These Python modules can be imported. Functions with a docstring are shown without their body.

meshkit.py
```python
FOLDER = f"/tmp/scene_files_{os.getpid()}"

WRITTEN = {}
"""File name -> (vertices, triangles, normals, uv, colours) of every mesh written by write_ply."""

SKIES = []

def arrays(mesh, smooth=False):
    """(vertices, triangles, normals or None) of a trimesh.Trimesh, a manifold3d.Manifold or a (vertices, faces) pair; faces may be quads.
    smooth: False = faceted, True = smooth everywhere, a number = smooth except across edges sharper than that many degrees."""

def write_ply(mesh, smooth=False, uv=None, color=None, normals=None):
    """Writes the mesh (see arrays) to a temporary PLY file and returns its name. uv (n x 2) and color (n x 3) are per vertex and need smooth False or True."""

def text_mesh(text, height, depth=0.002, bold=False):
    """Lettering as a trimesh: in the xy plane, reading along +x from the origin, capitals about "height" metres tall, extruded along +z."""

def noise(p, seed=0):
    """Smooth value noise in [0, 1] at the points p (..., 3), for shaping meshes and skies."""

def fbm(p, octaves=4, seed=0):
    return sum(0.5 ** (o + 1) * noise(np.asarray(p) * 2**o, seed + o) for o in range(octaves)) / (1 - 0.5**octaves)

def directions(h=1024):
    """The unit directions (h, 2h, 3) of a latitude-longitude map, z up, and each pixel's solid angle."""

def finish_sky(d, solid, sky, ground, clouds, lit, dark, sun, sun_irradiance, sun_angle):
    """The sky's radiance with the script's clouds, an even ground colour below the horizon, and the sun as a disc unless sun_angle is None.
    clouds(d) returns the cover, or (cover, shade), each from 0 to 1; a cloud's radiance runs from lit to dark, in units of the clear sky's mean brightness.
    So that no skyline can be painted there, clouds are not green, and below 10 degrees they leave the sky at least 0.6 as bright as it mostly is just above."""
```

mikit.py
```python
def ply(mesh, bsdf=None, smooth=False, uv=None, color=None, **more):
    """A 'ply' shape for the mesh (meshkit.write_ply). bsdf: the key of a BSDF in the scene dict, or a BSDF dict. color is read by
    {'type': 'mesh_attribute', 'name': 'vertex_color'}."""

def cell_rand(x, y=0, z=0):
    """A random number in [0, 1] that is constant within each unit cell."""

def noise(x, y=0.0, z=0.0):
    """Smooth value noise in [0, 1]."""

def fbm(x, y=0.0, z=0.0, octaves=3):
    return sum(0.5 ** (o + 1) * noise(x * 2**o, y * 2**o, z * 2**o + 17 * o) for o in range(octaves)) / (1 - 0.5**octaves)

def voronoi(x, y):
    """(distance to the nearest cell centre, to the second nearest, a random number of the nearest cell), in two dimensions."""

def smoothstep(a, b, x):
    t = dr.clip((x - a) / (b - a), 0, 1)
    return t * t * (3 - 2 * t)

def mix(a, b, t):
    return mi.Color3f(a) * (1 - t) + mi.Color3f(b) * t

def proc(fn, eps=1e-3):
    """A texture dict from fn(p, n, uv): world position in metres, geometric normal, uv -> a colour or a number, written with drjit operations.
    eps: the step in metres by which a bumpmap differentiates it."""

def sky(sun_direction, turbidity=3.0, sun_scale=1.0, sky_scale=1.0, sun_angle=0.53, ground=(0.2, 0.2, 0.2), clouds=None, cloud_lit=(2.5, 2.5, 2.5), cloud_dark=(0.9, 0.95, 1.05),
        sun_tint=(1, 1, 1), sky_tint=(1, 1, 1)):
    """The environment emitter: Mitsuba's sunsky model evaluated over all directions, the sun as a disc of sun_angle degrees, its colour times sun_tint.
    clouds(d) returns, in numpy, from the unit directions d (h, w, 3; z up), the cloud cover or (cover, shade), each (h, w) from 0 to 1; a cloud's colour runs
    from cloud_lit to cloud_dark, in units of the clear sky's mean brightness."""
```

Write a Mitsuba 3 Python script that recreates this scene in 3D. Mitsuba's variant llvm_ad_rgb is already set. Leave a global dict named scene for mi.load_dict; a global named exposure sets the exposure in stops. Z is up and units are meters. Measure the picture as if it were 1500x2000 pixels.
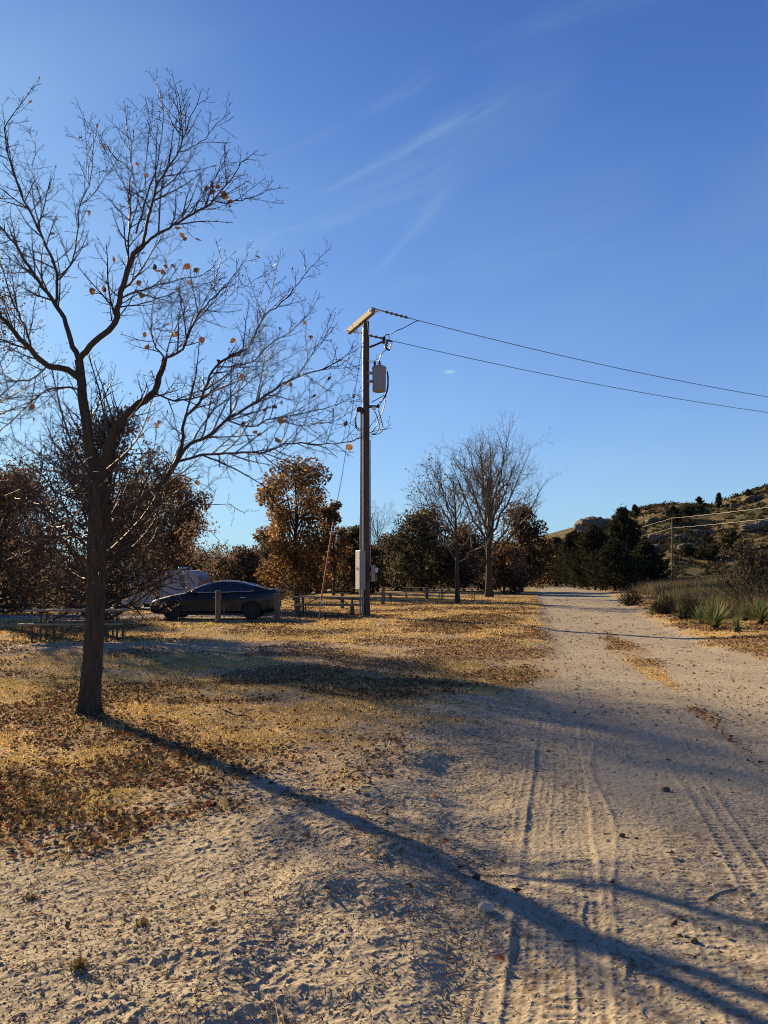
import math
import numpy as np
import trimesh
import manifold3d as m3
from shapely.geometry import Polygon, LineString
import drjit as dr
import mitsuba as mi
import mikit
import meshkit

T = mi.ScalarTransform4f
scene, labels = {}, {}
scene['type'] = 'scene'

# ------------------------------------------------------------------ camera, sky, exposure
F, CX, CY = 1618.0, 750.0, 1000.0          # focal length and centre of the photograph in its pixels
PITCH = math.atan(125 / F)
CAM = np.array([0.0, 0.0, 1.6])
FWD = np.array([0, math.cos(PITCH), math.sin(PITCH)])
UP = np.array([0, -math.sin(PITCH), math.cos(PITCH)])
scene['camera'] = {'type': 'perspective', 'fov': math.degrees(2 * math.atan(750 / F)), 'fov_axis': 'x', 'near_clip': 0.05, 'far_clip': 9000.0,
                   'to_world': T().look_at(origin=CAM.tolist(), target=(CAM + FWD).tolist(), up=[0, 0, 1])}
exposure = 2.92
SUN_AZ, SUN_EL = math.radians(38.5), math.radians(23.0)
SUN = [-math.sin(SUN_AZ) * math.cos(SUN_EL), math.cos(SUN_AZ) * math.cos(SUN_EL), math.sin(SUN_EL)]


def cirrus(d):
    az = np.degrees(np.arctan2(d[..., 0], d[..., 1]))
    el = np.degrees(np.arcsin(np.clip(d[..., 2], -1, 1)))
    out = 0.035 * np.clip(meshkit.fbm(np.stack([az * .05 + el * .03, el * .16 - az * .05, az * 0], -1), 4, 9) - .45, 0, 1) * 4
    for n, (a0, e0, a1, e1, w, s) in enumerate(((-2.4, 26.2, 6.2, 29.8, .36, .15), (-6.0, 28.2, 1.5, 31.4, .42, .07), (0.1, 21.2, 3.6, 24.6, .42, .09), (1, 25.2, 9, 27.9, .9, .025),
                                                (2, 19.8, 14, 22.0, 1.0, .035), (12, 34.4, 27, 36.8, .9, .05), (-10, 21.6, 1, 25.6, .9, .06), (6, 28.5, 12, 31, .8, .018), (-4, 23.5, 5, 27.0, .7, .04))):
        ux, uy = a1 - a0, e1 - e0
        L = math.hypot(ux, uy)
        t = ((az - a0) * ux + (el - e0) * uy) / L
        s_ = (-(az - a0) * uy + (el - e0) * ux) / L
        s_ = s_ + .35 * (meshkit.fbm(np.stack([t * .35, s_ * .4, t * 0 + n], -1), 3, n) - .5)
        fib = np.clip(meshkit.fbm(np.stack([t * .30, s_ * 3.2, t * 0 + n], -1), 5, 40 + n) * 2.2 - .45, 0, 2)
        along = np.clip(t / L, 0, 1)
        end = np.exp(-np.clip(np.maximum(-t, t - L), 0, None) ** 2 / (2 * (L * .22) ** 2))
        out = out + s * np.exp(-np.abs(s_ / (w * (0.5 + 1.0 * along))) ** 1.5) * end * fib
    out = out + .5 * np.exp(-((el - 13.95) / .07) ** 2 - ((az - 4.6) / .3) ** 2)
    # thin veil towards the horizon and round the sun
    near = np.degrees(np.arccos(np.clip(d @ np.array(SUN), -1, 1)))
    out = out + .66 * np.exp(-np.clip(el, 0, 90) / 10.5) + .75 * np.exp(-(near / 22) ** 2) * np.exp(-np.clip(el, 0, 90) / 22)
    return np.clip(out, 0, .85)


scene['sky'] = mikit.sky(SUN, turbidity=2.2, sun_scale=1.4, sky_scale=1.0, clouds=cirrus, cloud_lit=(2.3, 3.4, 3.15), sky_tint=(0.21, 0.35, 0.70), sun_tint=(1.0, .965, .87), ground=(.22, .18, .13))

# ------------------------------------------------------------------ helpers
rng = np.random.default_rng(7)


def at(px, py, Y):
    d = FWD + (px - CX) / F * np.array([1, 0, 0]) - (py - CY) / F * UP
    return CAM + d * (Y / d[1])


def gnd(px, py, z=0.0):
    d = FWD + (px - CX) / F * np.array([1, 0, 0]) - (py - CY) / F * UP
    return CAM + d * ((z - CAM[2]) / d[2])


def key_of(name):
    k, n = name, 0
    while k in scene or k in labels or any(x.startswith(k + '__') for x in scene):
        n += 1
        k = f'{name}_{n:03d}'
    return k


counters = {}


def part(parent, name, mesh, bsdf, smooth=False, color=None, label=None, kind=None):
    base = f'{parent}__{name}'
    n = counters.get(base, 0)
    counters[base] = n + 1
    k = base if n == 0 else f'{base}_{n:03d}'
    scene[k] = mikit.ply(mesh, bsdf, smooth=smooth, color=color)
    if label or kind:
        labels[k] = {}
        if label: labels[k]['label'] = label
        if kind: labels[k]['kind'] = kind
    return k


def thing(name, label, cat, group=None):
    n = counters.get(name, 0)
    counters[name] = n + 1
    k = name if n == 0 else f'{name}_{n:03d}'
    labels[k] = {'label': label, 'category': cat}
    if group: labels[k]['group'] = group
    return k


def single(name, label, cat, mesh, bsdf, smooth=False, color=None, group=None, kind=None):
    k = thing(name, label, cat, group)
    if kind: labels[k]['kind'] = kind
    scene[k] = mikit.ply(mesh, bsdf, smooth=smooth, color=color)
    return k


def mat(name, **kw):
    scene[name] = kw
    return name


def rgb(*c):
    return {'type': 'rgb', 'value': list(c)}


def princ(name, col, rough=.7, **kw):
    base = col if isinstance(col, dict) else rgb(*col)
    scene[name] = {'type': 'twosided', 'bsdf': {'type': 'principled', 'base_color': base, 'roughness': rough, **kw}}


def box(sx, sy, sz, c=(0, 0, 0), bevel=0.0):
    if bevel:
        b = min(bevel, .45 * min(sx, sy, sz))
        pts = []
        for x in (-1, 1):
            for y in (-1, 1):
                for z in (-1, 1):
                    p = np.array([x * sx / 2, y * sy / 2, z * sz / 2])
                    for a in range(3):
                        q = p.copy()
                        for o in range(3):
                            if o != a: q[o] -= np.sign(p[o]) * b
                        pts.append(q)
        m = trimesh.convex.convex_hull(np.array(pts))
    else:
        m = trimesh.creation.box((sx, sy, sz))
    m.apply_translation(c)
    return m


def cat(ms):
    return trimesh.util.concatenate(ms)


def move(m, loc=(0, 0, 0), rz=0.0, rx=0.0, ry=0.0):
    m = m.copy()
    M = trimesh.transformations.euler_matrix(rx, ry, rz, 'sxyz')
    M[:3, 3] = loc
    m.apply_transform(M)
    return m


def tubes(P, R, sides):
    """P (B, n, 3), R (B, n): many tapered tubes as one (vertices, faces)."""
    P, R = np.asarray(P, float), np.asarray(R, float)
    B, n = R.shape
    t = np.gradient(P, axis=1)
    t /= np.linalg.norm(t, axis=2, keepdims=True) + 1e-12
    ref = np.eye(3)[np.abs(t).max(1).argmin(1)][:, None]
    a = np.cross(t, np.broadcast_to(ref, t.shape))
    a /= np.linalg.norm(a, axis=2, keepdims=True) + 1e-12
    b = np.cross(t, a)
    ang = np.arange(sides) * 2 * np.pi / sides
    v = P[:, :, None] + R[:, :, None, None] * (np.cos(ang)[:, None] * a[:, :, None] + np.sin(ang)[:, None] * b[:, :, None])
    i, j = np.meshgrid(np.arange(n - 1), np.arange(sides), indexing='ij')
    q = np.stack([i * sides + j, i * sides + (j + 1) % sides, (i + 1) * sides + (j + 1) % sides, (i + 1) * sides + j], -1).reshape(-1, 4)
    f = np.vstack([q[:, [0, 1, 2]], q[:, [0, 2, 3]]])
    f = (f[None] + (np.arange(B) * n * sides)[:, None, None]).reshape(-1, 3)
    return v.reshape(-1, 3), f


def join(vfs):
    vs, fs, o = [], [], 0
    for v, f in vfs:
        vs.append(v)
        fs.append(np.asarray(f) + o)
        o += len(v)
    return np.vstack(vs), np.vstack(fs)


def tm(vf):
    return trimesh.Trimesh(vf[0], vf[1], process=False)


def rod(pts, r, sides=8, caps=True):
    pts = np.asarray(pts, float)
    r = np.broadcast_to(r, (len(pts),)).astype(float)
    v, f = tubes(pts[None], r[None], sides)
    if caps:
        n = len(pts)
        v = np.vstack([v, pts[0], pts[-1]])
        c0, c1 = len(v) - 2, len(v) - 1
        j = np.arange(sides)
        f = np.vstack([f, np.stack([j * 0 + c0, (j + 1) % sides, j], 1), np.stack([j * 0 + c1, (n - 1) * sides + j, (n - 1) * sides + (j + 1) % sides], 1)])
    return trimesh.Trimesh(v, f, process=False)


def smooth_line(pts, n):
    pts = np.asarray(pts, float)
    d = np.r_[0, np.cumsum(np.linalg.norm(np.diff(pts, axis=0), axis=1))]
    from scipy.interpolate import PchipInterpolator
    return np.stack([PchipInterpolator(d, pts[:, k])(np.linspace(0, d[-1], n)) for k in range(pts.shape[1])], 1)


class Branches:
    def __init__(self):
        self.b = {}

    def add(self, pts, rad, sides=3):
        self.b.setdefault((len(pts), sides), []).append((pts, rad))

    def build(self):
        return join([tubes([x[0] for x in l], [x[1] for x in l], s) for (n, s), l in self.b.items()])


def norm(v):
    return v / (np.linalg.norm(v, axis=-1, keepdims=True) + 1e-12)


def grow(out, tips, pts, rad, lvl, cfg, r, start=.15):
    """Side branches on a limb, and theirs."""
    seg = np.linalg.norm(np.diff(pts, axis=0), axis=1)
    d = np.r_[0, np.cumsum(seg)]
    L = d[-1]
    space, length, thick = cfg['space'][lvl], cfg['len'][lvl], cfg['r'][lvl]
    s, az = L * start + space * r.random(), r.random() * 6.28
    while s < L * (cfg.get('until', .99) if lvl == 0 else .99):
        k = min(np.searchsorted(d, s) - 1, len(pts) - 2)
        k = max(k, 0)
        w = (s - d[k]) / max(seg[k], 1e-9)
        p, t = pts[k] * (1 - w) + pts[k + 1] * w, norm(pts[k + 1] - pts[k])
        pr = rad[k] * (1 - w) + rad[k + 1] * w
        a = norm(np.cross(t, [.3, .2, .93] if abs(t[2]) < .9 else [1.0, 0, 0]))
        b = np.cross(t, a)
        az += 2.4 + r.normal() * .5
        ang = math.radians(r.uniform(*cfg['ang'][lvl]))
        dirv = math.cos(ang) * t + math.sin(ang) * (math.cos(az) * a + math.sin(az) * b)
        l = length * r.uniform(.45, 1.25) * (1 - cfg.get('fall', .55) * s / L)
        n = cfg['n'][lvl]
        q = [p]
        for i in range(n - 1):
            dirv = norm(dirv + np.array([0, 0, cfg['up'][lvl]]) + r.normal(size=3) * cfg['jit'][lvl])
            q.append(q[-1] + dirv * l / (n - 1))
        q = np.array(q)
        r0 = min(pr * .7, thick * (.7 + .5 * l / length))
        rr = np.linspace(r0, max(r0 * .35, cfg['tip']), n)
        out.add(q, rr, cfg['sides'][lvl])
        tips.append((q[-1], dirv, lvl))
        if lvl + 1 < len(cfg['space']):
            grow(out, tips, q, rr, lvl + 1, cfg, r, .12)
        s += space * r.uniform(.6, 1.5)


def leaf_cloud(c, size, r, normal=None, spread=1.0, stretch=1.35, bend=.25):
    """Many folded leaves (two triangles each) at the points c."""
    n = len(c)
    d = norm(r.normal(size=(n, 3)))
    e = norm(np.cross(d, r.normal(size=(n, 3))))
    nn = np.cross(d, e)
    s = (size * r.uniform(.6, 1.3, n))[:, None] if np.isscalar(size) else size[:, None]
    a, b = c - d * s * stretch * .5, c + d * s * stretch * .5
    l, q = c + e * s * .5 + nn * s * bend, c - e * s * .5 + nn * s * bend
    v = np.stack([a, q, b, l], 1).reshape(-1, 3)
    i = np.arange(n)[:, None] * 4
    f = np.vstack([i + [0, 1, 2], i + [0, 2, 3]])
    return v, f


def pick(pal, n, r, var=.25):
    pal = np.asarray(pal, float)
    return np.clip(pal[r.integers(0, len(pal), n)] * np.exp(r.normal(size=(n, 1)) * var), 0.003, .9)


VC = {'type': 'mesh_attribute', 'name': 'vertex_color'}


# ------------------------------------------------------------------ the ground's masks: the same functions for numpy and for the textures
def pw(x, xs, ys):
    if isinstance(x, np.ndarray):
        return np.interp(x, xs, ys)
    out = mi.Float(ys[0])
    for a, b, c, d in zip(xs, xs[1:], ys, ys[1:]):
        out = dr.select(x > a, dr.minimum(1, (x - a) / (b - a)) * (d - c) + c, out)
    return out


def nz(x, y, oct=1, off=0.0):
    if isinstance(x, np.ndarray):
        out = 0
        for o in range(oct):
            p = np.stack([x * 2**o, y * 2**o, np.full_like(x, off)], -1) + 1e6
            out = out + .5 ** (o + 1) * meshkit.noise(p)
        return out / (1 - .5 ** oct)
    return sum(.5 ** (o + 1) * mikit.noise(x * 2**o, y * 2**o, off) for o in range(oct)) / (1 - .5 ** oct)


def sst(a, b, x):
    t = (x - a) / (b - a)
    t = np.clip(t, 0, 1) if isinstance(x, np.ndarray) else dr.clip(t, 0, 1)
    return t * t * (3 - 2 * t)


LY = [2.0, 3.3, 4.35, 5.0, 5.95, 7.3, 8.6, 10.2, 12.6, 14.8, 20.7, 34.5, 65, 100, 150, 400]
LX = [-40, -9.0, -2.1, -1.45, -.8, .2, .52, .94, 2.3, 2.95, 4.0, 6.5, 12.0, 18.4, 26, 60]
RY = [0, 14.8, 19, 34.5, 60, 100, 150, 400]
RX = [3.75, 6.9, 7.7, 10.9, 17.0, 25.8, 34, 80]


def dist_left(x, y):     # metres right of the left edge of the bare sand
    return x - pw(y, LY, LX)


def sand(x, y):
    w = .9 * (nz(x * .9, y * .9, 3, 3.0) - .5)
    near = 1 - sst(8.5, 13.5, y)
    w2 = (nz(x * 2.6, y * 2.6, 2, 4.0) - .5) * 1.5 + (nz(x * 7, y * 7, 2, 6.0) - .5) * .9
    a = sst(-.35 - .75 * near, .35, dist_left(x, y) - .30 * near + w + w2 * (.25 + .75 * near))
    b = sst(-.35, .35, pw(y, RY, RX) - x + 1.3 * (nz(x * .7, y * .5, 3, 8.0) - .5))
    u = x - .21 * y
    isl = sst(0, .3, .42 * sst(11, 17, y) * (1 - sst(20, 27, y)) - abs_(u - 1.5 + .16 * (y - 17) * .12) + .45 * (nz(x * 1.6, y * .9, 3, 12.0) - .5) + .08)
    return a * b * (1 - isl * .9)


def abs_(x):
    return np.abs(x) if isinstance(x, np.ndarray) else dr.abs(x)


def litter(x, y):        # patches of fallen leaves in the grass
    a = nz(x * .55 + 3, y * .45, 3, 20.0) + .25 * (nz(x * 2.2, y * 2.0, 2, 23.0) - .5)
    right = sst(0, .8, x - pw(y, RY, RX))
    return sst(.44, .58, a + .14 * right)


def camp_loop(x, y):     # the gravel loop on which the car stands
    c = 33.5 - .09 * (x + 6)
    return sst(0, 1.2, 3.0 - abs_(y - c) + 1.6 * (nz(x * .5, y * .5, 2, 31.0) - .5)) * (1 - sst(-4.5, -1.5, x)) 


def bare(x, y):          # trodden earth round the left table
    return sst(.0, 1.0, 1.6 - abs_(y - 18.5 - .5 * nz(x * .3, y * .3, 2, 44.0)) * .9 + 1.8 * (nz(x * .35, y * .5, 3, 41.0) - .5)) * (1 - sst(-1.0, 1.5, x))


def worn(x, y):          # where the grass is thin and the earth shows
    return sst(.50, .64, nz(x * .75 + 9, y * .65, 3, 46.0) + .3 * (nz(x * 4, y * 4, 2, 47.0) - .5))


def lake_mask(x, y):
    return np.clip(1 - np.hypot((x + 36) / 15, (y - 66) / 17), -1, 1)


SOLES = [((1.05, 4.75), .25), ((1.0, 4.05), 1.35), ((1.02, 3.42), 1.35), ((.98, 2.98), .2), ((.31, 2.98), -.2), ((1.75, 4.3), .7), ((2.0, 3.6), .5)]


def height(x, y):
    x, y = np.asarray(x, float), np.asarray(y, float)
    sh = x.shape
    x, y = x.ravel(), y.ravel()
    near = np.exp(-np.hypot(x, y) / 28)
    S = sand(x, y)
    h = .25 * (nz(x * .05, y * .05, 2, 50.0) - .5) * sst(15, 50, np.hypot(x, y))
    # the low bank between the wheel track and the verge
    xt = .22 + (y - 2.96) * .21
    bank = sst(-.25, 1.5, xt - x + .9 * (nz(x * 1.1, y * .9, 2, 60.0) - .5)) * (1 - sst(9, 14, y))
    h += .13 * bank
    lump = nz(x * 1.7, y * 1.7, 3, 64.0) - .5
    h += .17 * lump * np.exp(-((xt - x - .35) / .75) ** 2) * (1 - sst(6, 11, y))
    h += .06 * lump * bank * near + .035 * (nz(x * .9, y * .9, 2, 66.0) - .5)
    for mx, my, mh, mr in ((-.24, 4.22, .10, .21), (-.62, 3.50, .11, .22), (.12, 5.85, .085, .24), (.05, 7.0, .085, .26), (-.1, 3.55, .06, .15), (-1.15, 3.35, .05, .2), (-.6, 4.9, .04, .25)):
        wx, wy = x + .22 * (nz(x * 3, y * 3, 2, 61.0) - .5), y + .22 * (nz(x * 3, y * 3, 2, 62.0) - .5)
        h += .55 * mh * np.exp(-((wx - mx) ** 2 + (wy - my) ** 2) / (2 * mr ** 2) * 1.0)
    # crumbly soil
    c1 = nz(x * 9, y * 9, 3, 70.0) - .5
    c2 = abs_(nz(x * 22, y * 22, 2, 72.0) - .5)
    rough = (.35 + .65 * bank) * np.where(S > .5, 1, 1.25) * (.30 + 1.35 * sst(.25, .75, nz(x * 1.5, y * 1.5, 3, 68.0)))
    c3 = nz(x * 31, y * 31, 2, 78.0) - .5
    c4 = sst(.55, .8, nz(x * 26, y * 26, 2, 79.0))
    h += near * rough * (.0045 * c1 + .004 * (c2 - .2) + .0068 * c3 + .006 * c4)
    h += near * .05 * (1 - S) * (nz(x * 3.1, y * 3.1, 3, 75.0) - .5)
    # wheel tracks
    fade = (1 - sst(7.5, 13, y))
    wob = .05 * (nz(y * .45, y * 0, 2, 80.0) - .5)
    s = x - (.60 + (y - 2.96) * .21) - wob
    keep = .35 + .65 * sst(.22, .5, nz(x * 1.3, y * .6, 2, 83.0) + .12)
    band = 1 - sst(.17, .24, abs_(s))
    h -= .009 * band * fade
    h += .0075 * np.exp(-((abs_(s + .005) - .215 + .02 * (nz(x * 2, y * 2, 2, 86.0) - .5)) / .015) ** 2) * fade * keep
    lug = (.4 + .6 * sst(.38, .62, nz(x * 3.5, y * 2.2, 2, 81.0))) * np.tanh(1.8 * np.sin(2 * np.pi * (y + .25 * s + .05 * nz(x * 5, y * 5, 2, 82.0)) / .062)) * (np.exp(-((s - .02) / .045) ** 2) + .7 * np.exp(-((s - .11) / .03) ** 2) + .5 * np.exp(-((s + .1) / .03) ** 2))
    h += .0042 * lug * (1 - sst(6, 9, y)) * keep
    for o, w, amp in ((-.06, .010, .007), (.065, .010, .007), (-.145, .010, .006), (.155, .010, .006), (-.105, .008, .004), (.02, .008, .004), (.11, .008, .004), (.30, .018, .010), (-.29, .014, .006), (-.34, .012, .005)):
        wv = .05 * np.sin(y * 2.1 + o * 9) * (o > .25)
        h += .8 * amp * np.exp(-((s - o - wv + .02 * (nz(x * 3, y * 1.2, 2, 87.0 + o) - .5)) / w) ** 2) * fade * keep * (.55 + .45 * sst(.35, .6, nz(x * 2 + o * 9, y * .9, 2, 89.0)))
    for o, amp in ((.62, .004), (.92, .006), (1.02, .005), (1.12, .006), (1.22, .005), (1.55, .006), (1.66, .006), (1.76, .005), (2.05, .006), (2.16, .006), (2.27, .005), (2.6, .006), (2.72, .006)):
        k2 = .2 + .8 * sst(.36, .60, nz(x * .9 + o * 7, y * .35, 2, 85.0))
        h += amp * np.exp(-((s - o - .02 * np.sin(y * 1.3 + o)) / .014) ** 2) * fade * k2
        h += .003 * np.tanh(2 * np.sin(2 * np.pi * y / .06)) * np.exp(-((s - o - .05) / .03) ** 2) * fade * k2 * (y < 8)
    # shoe prints
    for (cx, cy), a in SOLES:
        ca, sa = math.cos(a), math.sin(a)
        u, v = (x - cx) * ca + (y - cy) * sa, -(x - cx) * sa + (y - cy) * ca
        wd = .045 + .012 * np.sin((u + .14) * 15)
        ins = sst(-.012, .006, wd - abs_(v)) * sst(-.012, .006, .145 - abs_(u))
        rim = np.exp(-((np.maximum(abs_(v) - wd, (abs_(u) - .145)) - .006) / .01) ** 2)
        h += -.005 * ins + .004 * rim + .0015 * ins * np.tanh(2 * np.sin(u * 2 * np.pi / .035))
    # gravelled road, slightly crowned, and a kerb of soil beside it
    h += .004 * (nz(x * 24, y * 24, 1, 88.0) - .5) * near * S
    far_edge = sst(14, 20, y) * (1 - sst(60, 120, y))
    h -= .07 * sst(-.3, .5, dist_left(x, y)) * sst(-.3, .5, pw(y, RY, RX) - x) * far_edge
    # the field to the right rises to the foot of the hill
    dR = x - pw(y, RY, RX)
    h += 1.7 * sst(1.5, 30, dR) * sst(10, 30, y) + .12 * sst(0, 1.5, dR)
    h += 2.0 * sst(25, 80, dR) * sst(60, 120, y)
    h -= 1.25 * sst(37, 56, y) * sst(0, 9, -x - 3 - .02 * y)
    # lake bed, and small mounds beneath trees
    h -= 1.0 * sst(0, .12, lake_mask(x, y))
    for mx, my, mr, mh in ((-3.13, 8.85, .45, .05), (-.7, 33.2, .7, .08)):
        h += .55 * mh * np.exp(-((x - mx) ** 2 + (y - my) ** 2) / mr ** 2)
    return h.reshape(sh)


def hz(x, y):
    return float(height(np.array([float(x)]), np.array([float(y)]))[0])


def put(px, Y):
    """The point of the ground at the distance Y, seen in the column px."""
    X = (px - CX) / F * (Y * math.cos(PITCH))
    return np.array([X, Y, hz(X, Y)])


# ------------------------------------------------------------------ ground materials
def ground_color(p, n, uv):
    x, y = p.x, p.y
    S = sand(x, y)
    fine = mikit.fbm(x * 60, y * 60, 0, 3)
    mid = mikit.fbm(x * 7, y * 7, 3, 3)
    big = mikit.fbm(x * .8, y * .8, 5, 3)
    s = mikit.mix((0.237, 0.194, 0.132), (0.337, 0.285, 0.204), big * .5 + mid * .3 + fine * .2)
    s = mikit.mix(s, (0.234, 0.172, 0.090), mikit.smoothstep(.50, .66, mikit.fbm(x * 2.4, y * 1.6, 33, 4)) * .55 * mikit.smoothstep(.5, -1.5, dist_left(x, y) - .8))
    v1, v2, vr = mikit.voronoi(x * 38, y * 38)
    speck = mikit.smoothstep(.80, .9, vr) * (1 - mikit.smoothstep(.22, .34, v1))
    s = mikit.mix(s, (.17, .13, .10), speck * .75)
    debris = mikit.smoothstep(.56, .70, mikit.fbm(x * 30, y * 26, 9, 3)) * mikit.smoothstep(.40, .62, mikit.fbm(x * .9, y * .6, 11, 3))
    s = mikit.mix(s, (.15, .105, .065), debris * .75)
    s *= .78 + .44 * mikit.fbm(x * 95, y * 95, 21, 2)
    g = mikit.mix((0.377, 0.262, 0.119), (0.246, 0.164, 0.070), fine * .6 + mid * .4)
    g = mikit.mix(g, (.21, .165, .115), worn(x, y) * .85)
    g = mikit.mix(g, (.17, .15, .06), mikit.smoothstep(.55, .75, big) * .5)
    l = mikit.mix((.095, .062, .036), (.17, .095, .048), mikit.smoothstep(.3, .7, mid))
    g = mikit.mix(g, l, litter(x, y) * .8)
    g = mikit.mix(g, (0.248, 0.200, 0.152), bare(x, y) * .8)
    g = mikit.mix(g, (0.217, 0.195, 0.176), camp_loop(x, y))
    far = mikit.smoothstep(150, 420, dr.sqrt(x * x + y * y))
    g = mikit.mix(g, (.16, .13, .07), far)
    s *= mi.Color3f(.87, .915, .98)
    return mikit.mix(g, s, S)


def ground_bump(p, n, uv):
    x, y = p.x, p.y
    v1, v2, vr = mikit.voronoi(x * 45, y * 45)
    return .010 * mikit.fbm(x * 34, y * 34, 0, 3) + .004 * mikit.smoothstep(.45, .1, v1) * mikit.smoothstep(.6, .8, vr)


scene['ground_mat'] = {'type': 'twosided', 'bsdf': {'type': 'bumpmap', 'arbitrary': mikit.proc(ground_bump, .006), 'scale': 1.0,
                       'bsdf': {'type': 'principled', 'base_color': mikit.proc(ground_color), 'roughness': .95, 'specular': .15}}}


def leafmat(name, rough=.5, trans=.9, base=VC):
    scene[name] = {'type': 'principledthin', 'base_color': base, 'roughness': rough, 'diff_trans': trans, 'spec_trans': 0.0, 'eta': 1.35}


leafmat('leaf_mat', .4, 1.0)
leafmat('dry_leaf_mat', .28, .35)
leafmat('grass_mat', .55, .8)
leafmat('needle_mat', .7, .35)
leafmat('yucca_mat', .35, .35)


def bark_color(p, n, uv):
    f = mikit.fbm(p.x * 30, p.y * 30, p.z * 6, 3)
    return mikit.mix((.022, .019, .015), (.082, .068, .052), f)


def bark_bump(p, n, uv):
    return .022 * mikit.fbm(p.x * 34, p.y * 34, p.z * 8, 3)


scene['bark_mat'] = {'type': 'twosided', 'bsdf': {'type': 'bumpmap', 'arbitrary': mikit.proc(bark_bump, .004), 'scale': 1.0,
                     'bsdf': {'type': 'principled', 'base_color': mikit.proc(bark_color), 'roughness': .9, 'specular': .2}}}
princ('twig_mat', (.045, .031, .025), .6, specular=.2)
princ('pale_twig_mat', (.10, .08, .062), .6, specular=.3)


def wood_color(p, n, uv):
    f = mikit.fbm(p.x * 26, p.y * 26, p.z * 1.6, 3)
    return mikit.mix((.040, .029, .021), (.115, .085, .062), f)


princ('pole_wood_mat', mikit.proc(wood_color), .85, specular=.2)


def grey_wood(p, n, uv):
    f = mikit.fbm(p.x * 20, p.y * 20, p.z * 3, 3)
    return mikit.mix((.065, .055, .045), (.15, .13, .105), f)


princ('grey_wood_mat', mikit.proc(grey_wood), .8, specular=.2)


def plank_color(p, n, uv):
    f = mikit.fbm(p.x * 3, p.y * 30, p.z * 30, 3)
    return mikit.mix((.17, .13, .08), (.34, .26, .16), f)


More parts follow.
